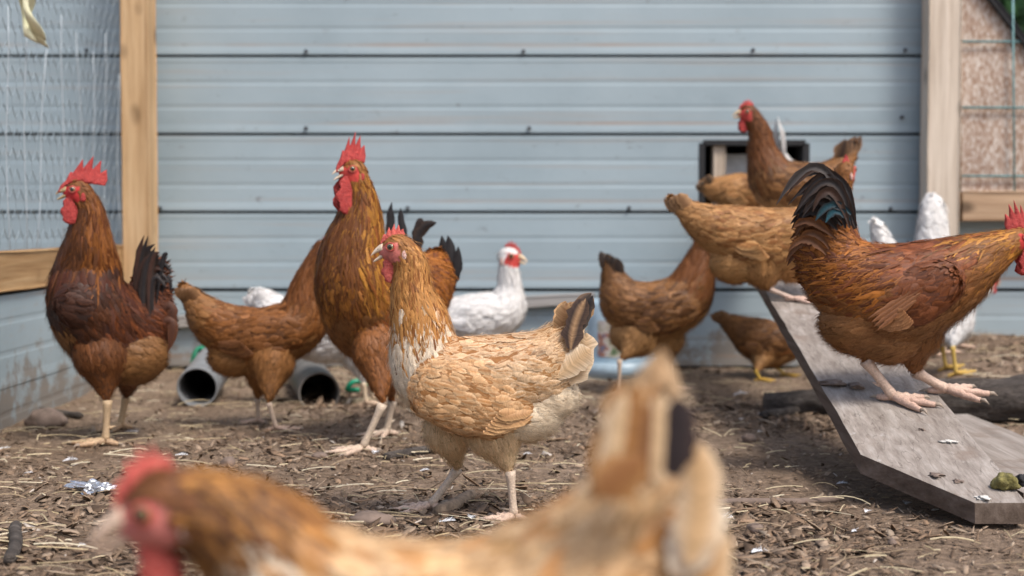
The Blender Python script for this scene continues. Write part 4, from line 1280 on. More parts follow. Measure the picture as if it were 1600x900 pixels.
    # head furniture
    if hd.get('build', True):
        cm = M['comb'] if cock or hd.get('red') else M['combhen']
        V, F = comb_mesh(Hc, X, Y, Z, r, hd.get('comb', 'hen')); mesh_obj('comb', V, F, cm, root, origin=loc)
        ws = hd.get('wattle', 0.55)
        for s in (1, -1):
            O = Hc + X * r * 0.62 + Y * s * r * (0.50 if cock else 0.24) - Z * r * (0.62 + ws * 0.78)
            V, F = lathe_drop(O, unit(X + Z * 0.15), unit(Y + X * .2 * s), Z, r * ws * (0.56 if cock else 0.62), r * 0.13, r * ws, seed=s, wob=0.22)
            mesh_obj('wattle', V, F, cm, root, origin=loc)
            O = Hc - X * r * 0.42 + Y * s * r * 0.80 - Z * r * 0.42
            V, F = lathe_drop(O, X, Y, Z, r * 0.20, r * 0.12, r * 0.36, seed=s + 2)
            mesh_obj('ear_lobe', V, F, M['lobe'] if not cock else cm, root, origin=loc)
            # eye
            E = Hc + X * r * 0.36 + Y * s * r * 0.70 + Z * r * 0.18; er = r * 0.275
            bm = bmesh.new(); bmesh.ops.create_uvsphere(bm, u_segments=20, v_segments=14, radius=1.0)
            ev = np.array([v.co[:] for v in bm.verts]); ef = [tuple(v.index for v in f.verts) for f in bm.faces]; bm.free()
            ax = unit(Y * s + X * 0.25); al = np.arccos(np.clip(ev @ np.array([0, 0, 1.0]), -1, 1))
            a1 = unit(np.cross(ax, up)); a2 = np.cross(ax, a1)
            ev2 = E + (np.outer(ev[:, 0], a1) + np.outer(ev[:, 1], a2) + np.outer(ev[:, 2], ax)) * er
            ec = np.where((al < 0.50)[:, None], np.array([0.008, 0.007, 0.006]), np.where((al < 1.05)[:, None], np.array(hd.get('iris', (0.50, 0.30, 0.08))) * 0.6, np.array([0.22, 0.05, 0.04])))
            mesh_obj('eye', ev2, ef, M['eye'], root, cols=ec, origin=loc)
            # eyelid ring
            pts = [E + ax * er * 0.55 + (a1 * math.cos(t) * 1.02 + a2 * math.sin(t) * 0.88) * er for t in np.linspace(0, 2 * math.pi, 17)]
            V, F = tube(pts, [er * 0.20] * 17, 6); mesh_obj('eyelid', V, F, M['combhen'], root, origin=loc)
        op = hd.get('open', 0.12); bc = np.array(hd.get('beak', (0.58, 0.44, 0.28)))
        def mand(upper):
            V, F, m = [], [], 9; n = 12
            for i in range(m + 1):
                s = i / m
                x = 0.98 + 0.86 * hd.get('blen', 1.0) * s * (1.0 if upper else 0.86)
                if upper: zc = 0.02 - 0.30 * s ** 2.2 + 0.06 * (1 - s); hz = 0.40 * (1 - s) ** 0.75 + 0.02; wy = 0.38 * (1 - s) ** 0.85 + 0.02
                else: zc = -0.27 - op * 1.1 * s - 0.04 * s; hz = 0.17 * (1 - s) ** 0.6 + 0.015; wy = 0.32 * (1 - s) ** 0.8 + 0.015
                for k in range(n):
                    a = 2 * math.pi * k / n; zz = math.sin(a) * hz
                    if upper and zz < 0: zz *= 0.35
                    V.append(Hc + X * x * r + Y * math.cos(a) * wy * r + Z * (zc + zz) * r)
            for i in range(m):
                for k in range(n): F.append((i * n + k, i * n + (k + 1) % n, (i + 1) * n + (k + 1) % n, (i + 1) * n + k))
            F.append(tuple(range(n))[::-1]); F.append(tuple(m * n + k for k in range(n)))
            V = np.array(V); s = np.repeat(np.linspace(0, 1, m + 1), n)[:, None]
            c = bc * (0.75 + 0.4 * s)
            return V, F, c
        V, F, c = mand(True); bo = mesh_obj('beak', V, F, M['horn'], root, cols=c, origin=loc)
        V, F, c = mand(False); mesh_obj('lower_beak', V, F, M['horn'], bo, cols=c * 0.95, origin=loc)
        for s in (1, -1):
            O = Hc + X * r * 1.22 + Y * s * r * 0.25 + Z * r * 0.12
            V, F = lathe_drop(O, X, Y, Z, r * 0.10, r * 0.03, r * 0.04); mesh_obj('nostril', V, F, M['dark'], bo, origin=loc)
    # tail: a fan of feathers, then any special plumes
    if fan:
        b = nd(fan['base'])[:3]; t_ = nd(fan['tip'])[:3]; ax = t_ - b; ln = np.linalg.norm(ax); axn = ax / ln
        pv = unit(np.cross(lat, axn)); m = fan.get('n', 10)
        for q in range(m):
            s_ = 1 if q % 2 else -1; t = (q // 2) / max(1, m // 2 - 1)
            tip = b + axn * ln * (1 - 0.30 * t + rng.uniform(-.06, .04)) + pv * ln * fan.get('spread', 0.35) * (t - 0.35) + lat * s_ * (0.006 + 0.020 * t) * fan.get('wide', 1.0)
            b0 = b + pv * ln * 0.08 * (t - 0.3) + lat * s_ * (0.003 + 0.006 * t)
            mid = (b0 + tip) / 2 + pv * ln * 0.04 * (t - .5) + lat * s_ * 0.006
            kk = rng.uniform(0.75, 1.2)
            big_feather('tail_feather', (b0, mid, tip), fan.get('w', 0.024) * fs, lat * s_ + up * .1, np.array(fan['c'][0]) * kk, np.array(fan['c'][1]) * kk, root, loc, fan.get('pt', 0.5), seed=seed * 70 + q, fray=fan.get('fray', 0.08))
    for q, tfd in enumerate(tail):
        pts = [nd(x)[:3] for x in ((*tfd['p'][0], 1, tfd.get('o', 0)), (*tfd['p'][1], 1, tfd.get('o', 0)), (*tfd['p'][2], 1, tfd.get('o2', tfd.get('o', 0))))]
        big_feather('tail_feather', pts, tfd['w'], tfd.get('n', lat + up * .05), tfd['c'], tfd.get('e', tfd['c']), root, loc, tfd.get('pt', 0.5), shaft=tfd.get('shaft'), seed=seed * 90 + q, fray=0.16)
    return root

# ---- colour palettes: (feather centre, feather edge, variation)
def palette(base, **kw):
    p = {k: base for k in ('head', 'hackle', 'side', 'back', 'breast', 'belly', 'saddle', 'thigh', 'wing')}
    p['flight'] = (base[0], base[1]); p.update(kw); return p
BUFF = palette(((0.47, 0.235, 0.082), (0.85, 0.69, 0.48), 0.22),
    head=((0.30, 0.125, 0.032), (0.38, 0.17, 0.05), 0.25), hackle=((0.42, 0.175, 0.042), (0.58, 0.31, 0.10), 0.28), streak=(0.24, 0.09, 0.022), streakp=0.25,
    breast=((0.80, 0.67, 0.50), (0.84, 0.74, 0.60), 0.12), belly=((0.80, 0.65, 0.46), (0.86, 0.76, 0.60), 0.12), thigh=((0.68, 0.48, 0.27), (0.82, 0.65, 0.43), 0.16),
    wing=((0.42, 0.19, 0.06), (0.78, 0.56, 0.33), 0.28), back=((0.40, 0.17, 0.048), (0.86, 0.69, 0.47), 0.3), saddle=((0.45, 0.22, 0.072), (0.86, 0.68, 0.45), 0.26), flight=((0.46, 0.25, 0.11), (0.60, 0.37, 0.18)))
BROWN = palette(((0.17, 0.062, 0.015), (0.31, 0.125, 0.034), 0.34), head=((0.15, 0.05, 0.013), (0.19, 0.07, 0.02), 0.25), hackle=((0.17, 0.056, 0.012), (0.25, 0.092, 0.022), 0.3),
    thigh=((0.28, 0.12, 0.036), (0.38, 0.18, 0.06), 0.22), belly=((0.30, 0.14, 0.045), (0.40, 0.20, 0.072), 0.22), flight=((0.13, 0.05, 0.016), (0.19, 0.078, 0.025)), wing=((0.15, 0.055, 0.014), (0.27, 0.108, 0.03), 0.36), saddle=((0.26, 0.115, 0.036), (0.38, 0.19, 0.07), 0.28))
DARKB = palette(((0.125, 0.050, 0.016), (0.31, 0.15, 0.050), 0.42), head=((0.14, 0.05, 0.014), (0.18, 0.065, 0.018), 0.25), hackle=((0.14, 0.047, 0.011), (0.21, 0.078, 0.02), 0.28),
    thigh=((0.34, 0.175, 0.064), (0.44, 0.245, 0.10), 0.22), belly=((0.36, 0.19, 0.075), (0.46, 0.27, 0.115), 0.22), fleck=(0.08, 0.033, 0.012), fleckp=0.3)
TAN = palette(((0.33, 0.145, 0.042), (0.58, 0.335, 0.14), 0.3), head=((0.24, 0.095, 0.025), (0.30, 0.13, 0.04), 0.2), hackle=((0.28, 0.11, 0.028), (0.38, 0.17, 0.05), 0.25), belly=((0.42, 0.215, 0.075), (0.56, 0.32, 0.13), 0.2), fleck=(0.22, 0.085, 0.024), fleckp=0.35)
COCK = palette(((0.17, 0.050, 0.012), (0.27, 0.095, 0.022), 0.36), head=((0.28, 0.11, 0.025), (0.34, 0.15, 0.035), 0.2), hackle=((0.38, 0.155, 0.022), (0.52, 0.245, 0.042), 0.32), streak=(0.20, 0.062, 0.012), streakp=0.32,
    back=((0.13, 0.033, 0.010), (0.26, 0.078, 0.017), 0.4), wing=((0.12, 0.034, 0.011), (0.21, 0.066, 0.018), 0.36), front=(0.15, 0.052, 0.013), front0=0.15, saddle=((0.20, 0.056, 0.011), (0.46, 0.175, 0.025), 0.42), breast=((0.25, 0.088, 0.016), (0.42, 0.18, 0.036), 0.36),
    belly=((0.20, 0.08, 0.024), (0.31, 0.145, 0.05), 0.3), thigh=((0.20, 0.07, 0.018), (0.30, 0.12, 0.034), 0.28), flight=((0.32, 0.14, 0.055), (0.44, 0.22, 0.10)))
WHITE = palette(((0.74, 0.74, 0.73), (0.80, 0.80, 0.80), 0.04), head=((0.78, 0.77, 0.75), (0.8, 0.8, 0.79), 0.04), flight=((0.76, 0.76, 0.76), (0.8, 0.8, 0.8)))
BLK = (0.016, 0.014, 0.016)

# 1 striding golden buff hen in focus
make_bird('hen', 'buff and cream hen with golden neck striding in the centre, in sharp focus', 'brown hens in the yard',
    [(623, 389, 25), (642, 414, 31), (644, 460, 38, .0), (656, 505, 50), (672, 580, 64), (735, 598, 78), (800, 590, 74), (850, 570, 60), (880, 528, 34), (897, 492, 20)], 2.7, 2.13, 180, BUFF,
    [dict(thigh=(772, 680, 52), hock=(797, 742, 17), foot=(803, 815), toe=0.05, yaw=185), dict(thigh=(700, 680, 42), hock=(716, 738, 14), foot=(672, 798), toe=0.062, yaw=180)],
    wing=dict(front=(690, 608, 60), tip=(832, 640, 11)), belly=[(818, 640, 52), (850, 615, 45)],
    fan=dict(base=(878, 530), tip=(916, 462), n=10, spread=0.45, w=0.030, c=((0.36, 0.20, 0.10), (0.55, 0.36, 0.19))),
    tail=[dict(p=((892, 545), (893, 505), (915, 466)), w=0.030, c=(0.035, 0.026, 0.026), e=(0.10, 0.062, 0.045), shaft=(0.42, 0.26, 0.14), o=-0.040, pt=.3), dict(p=((905, 520), (912, 490), (926, 462)), w=0.018, c=BLK, e=(.08, .06, .05), o=-.036),
          dict(p=((885, 530), (898, 480), (924, 458)), w=0.020, c=(.05, .04, .035), e=(.22, .14, .09), o=-.034), dict(p=((890, 600), (918, 570), (916, 520)), w=0.032, c=(.60, .42, .25), e=(.76, .62, .45), o=-.03, pt=.1), dict(p=((870, 590), (905, 560), (922, 545)), w=0.034, c=(.60, .41, .23), e=(.76, .62, .45), o=-.04, pt=.1)],
    head=dict(yaw=176, pitch=-6, comb='hen', wattle=0.85, open=0.30, facecol=(0.58, 0.17, 0.14), iris=(0.46, 0.38, 0.16), beak=(0.80, 0.64, 0.48)), voxel=0.0036, density=1.9, fs=0.86, seed=1, fluff=9000, legcol=(0.66, 0.52, 0.40), shank=0.0062)

# 2 tall rooster, three-quarter front
make_bird('rooster', 'tall golden-necked rooster with open beak standing behind the striding hen', 'roosters in the yard',
    [(553, 268, 20, -.06), (563, 305, 29, -.05), (562, 345, 41, -.04), (553, 398, 57, -.03), (557, 450, 70, -.01), (582, 498, 74, .06), (622, 480, 72, .15), (662, 450, 52, .23), (682, 415, 30, .28)], 3, 2.83, 212, COCK,
    [dict(thigh=(590, 560, 44), hock=(598, 636, 15), foot=(566, 708), toe=0.062, yaw=200), dict(thigh=(600, 560, 42), hock=(613, 632, 14), foot=(604, 682), toe=0.06, yaw=230)],
    wing=dict(front=(585, 470, 48, .08), tip=(665, 500, 10, .24)), belly=[(605, 545, 44, .06)],
    tail=[dict(p=((645, 430), (600, 380), (612, 316)), w=.022, c=BLK, o=.28, n=(.3, -1, 0)), dict(p=((650, 430), (625, 360), (626, 325)), w=.016, c=BLK, o=.28, n=(.3, -1, 0)), dict(p=((655, 430), (640, 350), (682, 348)), w=.024, c=BLK, e=(.05, .03, .02), o=.26, n=(.3, -1, 0)),
          dict(p=((652, 430), (648, 340), (662, 345)), w=.02, c=(.03, .02, .018), o=.27, n=(.3, -1, 0)), dict(p=((690, 460), (715, 420), (700, 368)), w=.028, c=BLK, o=.27, n=(.3, -1, 0)), dict(p=((685, 470), (722, 440), (716, 385)), w=.022, c=BLK, o=.27, n=(.3, -1, 0)), dict(p=((680, 450), (700, 410), (690, 368)), w=.022, c=BLK, o=.29, n=(.3, -1, 0))],
    head=dict(yaw=205, pitch=0, comb='tall', wattle=1.6, open=0.36, facecol=(0.52, 0.05, 0.04), iris=(.5, .28, .08), beak=(.62, .50, .38)), cock=True, wr=0.92, voxel=0.005, density=1.2, seed=2, fluff=6000, shank=0.0072, legcol=(.62, .50, .38))

# 3 left rooster
rl = random.Random(8); LCOCK = dict(COCK); LCOCK.update(flight=((.07, .025, .012), (.12, .045, .018)), hackle=((0.21, 0.07, 0.014), (0.30, 0.11, 0.024), 0.3), streak=(.13, .04, .01), front=(.10, .034, .01), breast=((0.030, 0.011, 0.006), (0.07, 0.024, 0.010), 0.4), side=((.055, .019, .008), (.11, .038, .013), .4), belly=((.19, .085, .028), (.28, .14, .05), .3), thigh=((.12, .042, .013), (.20, .075, .022), .3), back=((.06, .017, .008), (.10, .03, .013), .35), wing=((.032, .012, .007), (.075, .026, .012), .4), saddle=((.06, .018, .009), (.12, .038, .014), .4), head=((.2, .075, .02), (.24, .09, .025), .2))
make_bird('rooster', 'dark reddish rooster with swept-back comb standing at far left before the post', 'roosters in the yard',
    [(124, 300, 20, -.04), (139, 328, 27, -.03), (139, 380, 41, -.02), (137, 425, 55, 0), (138, 475, 68, 0), (168, 508, 76, .04), (208, 510, 68, .08), (228, 470, 40, .11), (236, 425, 22, .13)], 2.6, 2.85, 196, LCOCK,
    [dict(thigh=(158, 565, 46), hock=(168, 630, 18), foot=(165, 697), toe=0.062, yaw=185), dict(thigh=(205, 562, 46), hock=(197, 624, 18), foot=(188, 672), toe=0.058, yaw=230)],
    wing=dict(front=(120, 475, 42, .0), tip=(230, 520, 10, .1)), belly=[(205, 555, 48, .04)],
    tail=[dict(p=((226 + rl.uniform(-14, 14), 500 - 20 * rl.random()), (210 + 30 * t + rl.uniform(-8, 8), 410 + rl.uniform(-15, 20)), (232 + 30 * t + rl.uniform(-8, 8), 366 + 70 * t + rl.uniform(-4, 18))), w=.013, c=BLK if rl.random() < .75 else (.05, .02, .013), e=(.03, .018, .014), o=.02 + .10 * rl.random(), pt=.65) for t in np.linspace(0, 1, 34)] +
         [dict(p=((240, 470), (250, 385), (268, 428)), w=.009, c=BLK, o=.08), dict(p=((245, 480), (266, 400), (267, 458)), w=.009, c=BLK, o=.09), dict(p=((244, 475), (256, 378), (262, 400)), w=.009, c=BLK, o=.05), dict(p=((240, 500), (282, 450), (264, 520)), w=.02, c=(.06, .022, .012), e=(.10, .035, .016), o=.06), dict(p=((245, 510), (286, 480), (262, 550)), w=.02, c=(.07, .025, .013), e=(.11, .04, .017), o=.05)],
    head=dict(yaw=188, pitch=2, comb='swept', wattle=1.1, open=0.32, facecol=(0.48, 0.03, 0.03), beak=(.58, .42, .22), iris=(.5, .3, .15)), cock=True, voxel=0.005, density=1.15, seed=3, fluff=5500, shank=0.0075, legcol=(.50, .36, .22))

# 4 brown hen facing right behind the tall rooster
make_bird('hen', 'plain brown hen facing right with her head behind the tall rooster', 'brown hens in the yard',
    [(508, 390, 18), (493, 415, 23), (482, 450, 31), (470, 503, 46), (420, 525, 50), (368, 520, 46), (332, 502, 38), (308, 476, 24), (290, 452, 13)], 2, 3.1, 0, BROWN,
    [dict(thigh=(425, 575, 38), hock=(420, 634, 12), foot=(432, 674), toe=.055), dict(thigh=(410, 575, 36), hock=(402, 628, 11), foot=(404, 662), toe=.05, yaw=160)],
    wing=dict(front=(455, 515, 34), tip=(345, 535, 8)), belly=[(365, 555, 34)], fan=dict(base=(312, 480), tip=(278, 446), n=8, spread=.35, w=.026, c=((.20, .10, .045), (.30, .16, .07))),
    head=dict(pitch=0, comb='small', wattle=.4, facecol=(.45, .08, .05)), voxel=.0055, density=1.1, seed=4, fluff=4500, legcol=(.58, .44, .33))

# 5 white hen, centre back
make_bird('hen', 'white hen with small red comb facing right near the back wall', 'white hens in the yard',
    [(795, 402, 17), (795, 428, 20), (796, 455, 24), (788, 485, 36), (752, 497, 42), (716, 495, 34), (695, 480, 20)], 2, 3.8, 5, WHITE,
    [dict(thigh=(762, 530, 28), hock=(765, 570, 8), foot=(768, 608), d=3.78), dict(thigh=(745, 530, 28), hock=(745, 570, 8), foot=(748, 605), d=3.84)],
    wing=dict(front=(775, 492, 24), tip=(700, 500, 7)), fan=dict(base=(706, 490), tip=(682, 470), n=8, spread=.4, w=.026, fray=.02, c=((.74, .74, .74), (.8, .8, .8))),
    head=dict(yaw=-12, pitch=-6, comb='hen', wattle=.5, red=True, facecol=(.55, .06, .05), beak=(.66, .5, .32)), voxel=.0062, density=1.1, seed=5, fluff=2500, legcol=(.6, .42, .2))

# 6 white hen hidden behind the brown hen
make_bird('hen', 'white hen mostly hidden behind the plain brown hen, tail showing', 'white hens in the yard',
    [(604, 440, 16), (596, 462, 20), (585, 485, 28), (560, 515, 42), (505, 525, 46), (450, 505, 38), (420, 478, 26), (403, 462, 16)], 2, 3.5, 0, WHITE,
    [dict(thigh=(560, 560, 30), hock=(568, 602, 9), foot=(572, 634), toe=.05), dict(thigh=(570, 555, 28), hock=(580, 600, 9), foot=(583, 626), toe=.05)],
    wing=dict(front=(545, 515, 28), tip=(440, 510, 8)), fan=dict(base=(425, 485), tip=(384, 458), n=8, spread=.5, w=.03, fray=.02, c=((.74, .74, .74), (.8, .8, .8))),
    head=dict(comb='small', wattle=.4, red=True), voxel=.0062, seed=6, fluff=2500, legcol=(.6, .48, .34))

# 7 dark mottled hen left of the ramp
make_bird('hen', 'dark mottled brown hen with black tail tip in front of the waterer', 'brown hens in the yard',
    [(1118, 358, 15), (1104, 382, 21), (1090, 422, 31), (1068, 468, 45), (1020, 487, 50), (978, 475, 42), (960, 440, 24), (952, 412, 13)], 2, 3.72, 0, DARKB,
    [dict(thigh=(1000, 535, 32), hock=(968, 565, 8), foot=(968, 612), d=3.66), dict(thigh=(1040, 535, 32), hock=(1046, 572, 8), foot=(1050, 610), d=3.78)],
    wing=dict(front=(1060, 480, 33), tip=(985, 500, 8)), belly=[(995, 520, 36)], fan=dict(base=(962, 445), tip=(946, 392), n=8, spread=.4, w=.03, c=((.03, .022, .02), (.07, .045, .03))),
    head=dict(comb='small', wattle=.4), voxel=.006, density=1.1, seed=7, fluff=4500)

# 8 small hen beneath the ramp
make_bird('hen', 'small brown hen with yellow legs stooping beneath the ramp', 'brown hens in the yard',
    [(1280, 520, 13), (1264, 522, 16), (1246, 528, 24), (1222, 536, 34), (1188, 532, 37), (1158, 516, 25), (1132, 499, 12)], 2, 3.97, 0, DARKB,
    [dict(thigh=(1192, 560, 22), hock=(1180, 582, 6), foot=(1188, 605), toe=.045, d=3.9), dict(thigh=(1212, 558, 22), hock=(1212, 577, 6), foot=(1228, 594), toe=.045, d=4.0)],
    wing=dict(front=(1215, 530, 22), tip=(1160, 535, 6)), fan=dict(base=(1140, 505), tip=(1112, 488), n=6, spread=.35, w=.024, c=((.22, .11, .05), (.3, .17, .08))),
    head=dict(comb='small', wattle=.3), voxel=.006, seed=8, fluff=2500, legcol=(.55, .36, .06), shank=.0045)

# 9 tan hen on the ramp
make_bird('hen', 'tan hen climbing the ramp, head hidden behind the right rooster tail', 'brown hens in the yard',
    [(1321, 268, 17), (1311, 298, 23), (1292, 335, 34), (1258, 368, 50), (1208, 378, 56), (1152, 368, 50), (1104, 350, 34), (1072, 328, 20), (1054, 313, 11)], 2, 3.12, 0, TAN,
    [dict(thigh=(1190, 420, 40), hock=(1203, 456, 12), foot=(1240, 474), toe=.05, surf=ramp_z, d=3.10), dict(thigh=(1235, 415, 38), hock=(1262, 440, 11), foot=(1290, 470), toe=.05, surf=ramp_z, d=3.16)],
    wing=dict(front=(1240, 370, 36), tip=(1140, 382, 9)), belly=[(1150, 410, 34)], fan=dict(base=(1078, 335), tip=(1040, 305), n=8, spread=.4, w=.028, c=((.22, .12, .06), (.40, .24, .12))),
    head=dict(comb='hen', wattle=.5, pitch=5, yaw=50, red=True), voxel=.0055, density=1.15, seed=9, fluff=5000, legcol=(.62, .47, .38))

# 10 hen in front of the pop door
make_bird('hen', 'brown hen with raised head facing left in front of the pop door', 'brown hens in the yard',
    [(1170, 178, 15), (1186, 205, 20), (1192, 242, 27), (1212, 285, 42), (1255, 296, 45), (1296, 282, 33), (1320, 252, 18), (1332, 228, 10)], 2, 3.75, 180, DARKB,
    [dict(thigh=(1240, 320, 28), hock=(1245, 345, 8), foot=(1242, 366), surf=ramp_z, d=3.70, toe=.045), dict(thigh=(1255, 320, 28), hock=(1258, 345, 8), foot=(1255, 362), surf=ramp_z, d=3.78, toe=.045)],
    wing=dict(front=(1225, 290, 30), tip=(1300, 300, 8)), fan=dict(base=(1314, 262), tip=(1338, 210), n=8, spread=.4, w=.030, c=((.05, .03, .022), (.26, .15, .08))),
    head=dict(yaw=186, comb='hen', wattle=.75, red=True, facecol=(.5, .06, .05)), voxel=.0058, density=1.1, seed=10, fluff=3500)

# 12 hen stooping under the door
make_bird('hen', 'tan hen rump with dark tail tip beside the door, behind the raised-head hen', 'brown hens in the yard',
    [(1262, 290, 13), (1248, 292, 16), (1232, 295, 22), (1205, 300, 30), (1160, 300, 31), (1124, 297, 23), (1104, 290, 13)], 2, 3.96, 0, TAN,
    [dict(thigh=(1175, 318, 18), hock=(1172, 328, 6), foot=(1172, 340), surf=ramp_z, d=3.93, toe=.04), dict(thigh=(1190, 318, 18), hock=(1186, 328, 6), foot=(1188, 338), surf=ramp_z, d=3.98, toe=.04)],
    wing=dict(front=(1195, 300, 20), tip=(1130, 305, 6)), fan=dict(base=(1112, 295), tip=(1090, 284), n=8, spread=.9, w=.026, c=((.05, .035, .025), (.25, .15, .08))),
    head=dict(comb='small', wattle=.3), voxel=.006, seed=12, fluff=2500)

# 13 white hen going in at the door
make_bird('hen', 'white hen tail poking up in the dark pop door opening', 'white hens in the yard',
    [(1246, 268, 12, .32), (1242, 270, 15, .28), (1236, 272, 18, .24), (1232, 275, 24, .18), (1228, 272, 26, .10), (1224, 255, 17, .04), (1219, 235, 9, .01)], 2, 4.06, 80, WHITE,
    [dict(thigh=(1225, 296, 14), hock=(1224, 310, 5), foot=(1224, 330), surf=lambda x, y: 0.462 if y > 4.14 else ramp_z(x, y), d=4.22, toe=.03), dict(thigh=(1236, 296, 14), hock=(1236, 310, 5), foot=(1236, 330), surf=lambda x, y: 0.462 if y > 4.14 else ramp_z(x, y), d=4.24, toe=.03)],
    fan=dict(base=(1222, 245), tip=(1214, 184), n=8, spread=.12, w=.03, fray=.02, c=((.74, .74, .74), (.8, .8, .8)), wide=.6), head=dict(comb='small', wattle=.3, red=True), voxel=.0062, seed=13, fluff=1500)

# 14, 15 white hens at the right behind the rooster
make_bird('hen', 'white hen with tall upright rounded tail before the right post', 'white hens in the yard',
    [(1545, 440, 15, .10), (1535, 450, 19, .10), (1520, 450, 26, .06), (1495, 450, 38, .03), (1470, 440, 42), (1458, 400, 36), (1457, 362, 30), (1457, 335, 27), (1457, 322, 22)], 2, 3.78, 30, WHITE,
    [dict(thigh=(1480, 490, 26), hock=(1478, 520, 8), foot=(1475, 555), d=3.74), dict(thigh=(1500, 490, 26), hock=(1500, 520, 8), foot=(1498, 552), d=3.84)],
    head=dict(comb='small', wattle=.4, red=True), voxel=.0062, seed=14, fluff=2000)
make_bird('hen', 'white hen with yellow feet hidden behind the right rooster', 'white hens in the yard',
    [(1500, 425, 14), (1500, 445, 17), (1500, 470, 22), (1490, 505, 33), (1450, 480, 38), (1415, 440, 30), (1390, 400, 22), (1375, 366, 17), (1370, 353, 13)], 2, 3.52, 0, WHITE,
    [dict(thigh=(1488, 525, 22), hock=(1488, 545, 7), foot=(1494, 566), d=3.46, toe=.052), dict(thigh=(1478, 520, 22), hock=(1472, 545, 7), foot=(1478, 560), d=3.54, toe=.05)],
    wing=dict(front=(1480, 480, 24), tip=(1410, 450, 7)), head=dict(comb='small', wattle=.3, red=True), voxel=.0062, seed=15, fluff=2000, legcol=(.62, .42, .10))

# 16 big rooster on the ramp
RC = dict(COCK); RC.update(thigh=((.20, .08, .024), (.31, .14, .048), .28), belly=((.22, .09, .03), (.36, .18, .07), .3), side=((.17, .062, .017), (.28, .115, .034), .34), breast=((.19, .07, .018), (.30, .13, .04), .3), front=(.20, .08, .02), front0=.5)
sick = [dict(p=((1318, 330), (1285, 195), (1213, 320)), w=.013, c=(.03, .026, .026), e=(.08, .065, .06), o=-.06, pt=.5), dict(p=((1322, 330), (1285, 222), (1228, 300)), w=.012, c=BLK, o=-.03, pt=.5)]
rs = random.Random(4)
for q in range(26):      # arching plumes
    t = q / 25
    sick.append(dict(p=((1330 + rs.uniform(-10, 8), 350 + 10 * t), (1312 - 10 * t + rs.uniform(-14, 14), 205 + 85 * t + rs.uniform(-8, 8)), (1232 + 34 * t + rs.uniform(-8, 18), 318 + 30 * t + rs.uniform(-14, 14))), w=.013, c=BLK if q % 3 else (.045, .02, .012), e=(.04, .022, .015), o=-.08 + .12 * rs.random(), pt=.75))
for q in range(44):      # ragged rear edge
    t = q / 43
    sick.append(dict(p=((1318 - 25 * t + rs.uniform(-8, 8), 330 + 75 * t), (1272 - 16 * t + rs.uniform(-12, 12), 280 + 80 * t), (1250 - 14 * t + rs.uniform(-10, 16), 300 + 110 * t + rs.uniform(-8, 8))), w=.013, c=BLK if t < .55 else (.09, .034, .012), e=(.03, .016, .012) if t < .55 else (.16, .06, .018), o=-.06 + .11 * rs.random(), pt=.75))
for q, (a, b, c_, col) in enumerate((((1330, 335), (1298, 300), (1274, 345), (.008, .05, .07)), ((1328, 345), (1303, 312), (1290, 348), (.012, .085, .12)))):
    sick.append(dict(p=(a, b, c_), w=.014, c=col, e=BLK, o=-.078, pt=.6))
for q in range(4):
    sick.append(dict(p=((1450 - 6 * q, 436 + 11 * q), (1410 - 3 * q, 466 + 8 * q), (1356 + 5 * q, 498 + 6 * q)), w=.010, c=(.16, .06, .02), e=(.25, .105, .04), o=-.076 - .0015 * q, n=(0, -1, .3), pt=.8))
make_bird('rooster', 'large red-brown rooster with curved black sickle tail walking down the ramp', 'roosters in the yard',
    [(1590, 374, 20, .02), (1562, 388, 33, .02), (1525, 408, 48, .01), (1470, 438, 70), (1402, 462, 86), (1342, 448, 76), (1302, 412, 60), (1294, 368, 50), (1300, 322, 36)], 2, 2.47, 0, RC,
    [dict(thigh=(1365, 515, 48), hock=(1352, 568, 20), foot=(1396, 630), toe=.066, surf=ramp_z, yaw=-20), dict(thigh=(1425, 525, 52), hock=(1430, 586, 22), foot=(1478, 618), toe=.070, surf=ramp_z, yaw=-5)],
    wing=dict(front=(1455, 440, 44), tip=(1352, 495, 14), out=.86), belly=[(1345, 500, 56), (1390, 520, 50)], tail=sick,
    head=dict(comb='tall', wattle=1.3, pitch=4, facecol=(.5, .04, .035)), cock=True, voxel=.0044, density=1.2, seed=16, fluff=8000, shank=.0088, legcol=(.62, .45, .35))

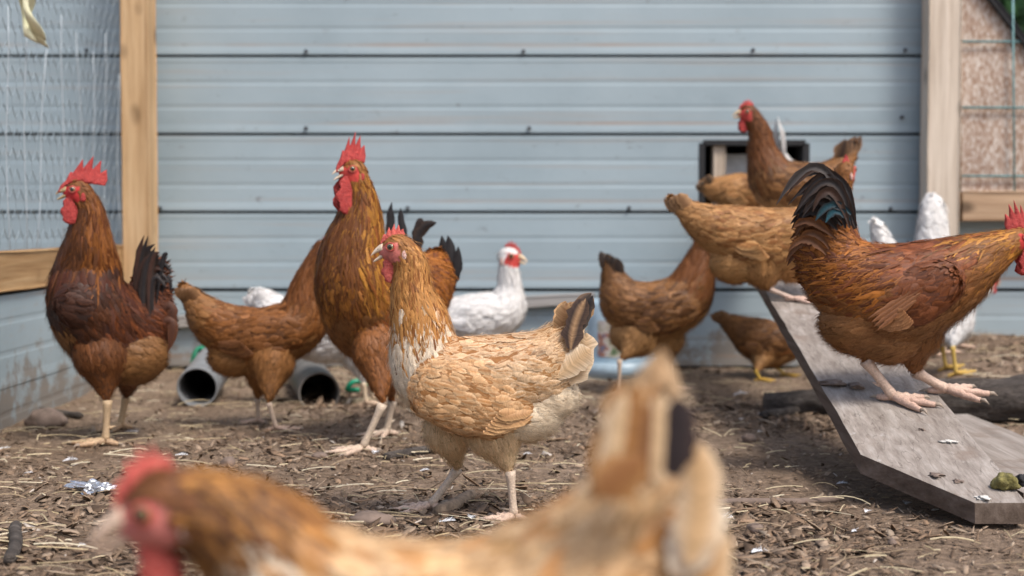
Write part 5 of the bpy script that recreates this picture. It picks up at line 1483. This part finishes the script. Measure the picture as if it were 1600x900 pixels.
# 17 blurred hen right in front of the lens
FG = dict(BUFF); FG.update(back=((.50, .29, .12), (.70, .52, .33), .3), saddle=((.54, .36, .19), (.72, .57, .40), .28), side=((.46, .25, .10), (.66, .47, .28), .3), hackle=((.36, .15, .034), (.50, .255, .075), .3), head=((.16, .06, .02), (.22, .09, .03), .25), fleck=(.46, .21, .06), fleckp=.3, streak=(.16, .065, .02), streakp=.22, front=(.13, .055, .02))
make_bird('hen', 'blurred buff hen close to the lens along the bottom edge', 'brown hens in the yard',
    [(262, 795, 68), (328, 806, 84, .0), (400, 850, 108), (495, 948, 145), (650, 1010, 182), (810, 992, 182), (940, 900, 152), (1004, 785, 104), (1018, 690, 72), (1022, 630, 46)], 2, 0.83, 180, FG,
    [dict(thigh=(700, 1150, 110), hock=(720, 1300, 34), foot=(700, 1540), d=0.79), dict(thigh=(720, 1150, 110), hock=(740, 1300, 34), foot=(730, 1500), d=0.87)],
    wing=dict(front=(570, 1010, 120), tip=(900, 1020, 24)), belly=[(880, 1060, 110)],
    fan=dict(base=(1005, 760), tip=(1014, 552), n=14, spread=.30, w=.026, c=((.46, .28, .14), (.66, .48, .30))),
    tail=[dict(p=((1052, 745), (1066, 680), (1060, 618)), w=.020, c=(.022, .016, .018), e=(.05, .03, .028), o=-.062, pt=.8)] + [dict(p=((930 + 14 * q, 780 - 4 * q), (958 + 10 * q, 690), (968 + 9 * q, 600 + 14 * (q % 3))), w=.017, c=((.34, .155, .05), (.66, .46, .26), (.22, .095, .035))[q % 3], e=((.48, .26, .1), (.76, .6, .42), (.38, .2, .085))[q % 3], o=-.058 - .003 * (q % 2), pt=.5) for q in range(8)] +
         [dict(p=((930 + 18 * q, 770 + (q % 2) * 8), (960 + 18 * q, 745), (990 + 16 * q, 712)), w=.02, c=(.28, .12, .04), e=(.48, .26, .10), o=-.064, pt=.7) for q in range(2)] +
         [dict(p=((1075, 880), (1108, 800), (1088, 690)), w=.024, c=(.62, .40, .2), e=(.78, .62, .44), o=-.05, pt=.3), dict(p=((1055, 900), (1100, 840), (1098, 750)), w=.028, c=(.74, .58, .42), e=(.84, .74, .58), o=-.045, pt=.3), dict(p=((1090, 960), (1118, 880), (1100, 800)), w=.024, c=(.5, .28, .12), e=(.74, .56, .36), o=-.04, pt=.3)],
    head=dict(yaw=183, pitch=-20, comb='hen', wattle=.7, open=.05, facecol=(.60, .20, .17), iris=(.4, .25, .06), beak=(.74, .54, .40), blen=1.3), voxel=.0042, density=1.2, seed=17, fluff=6000)
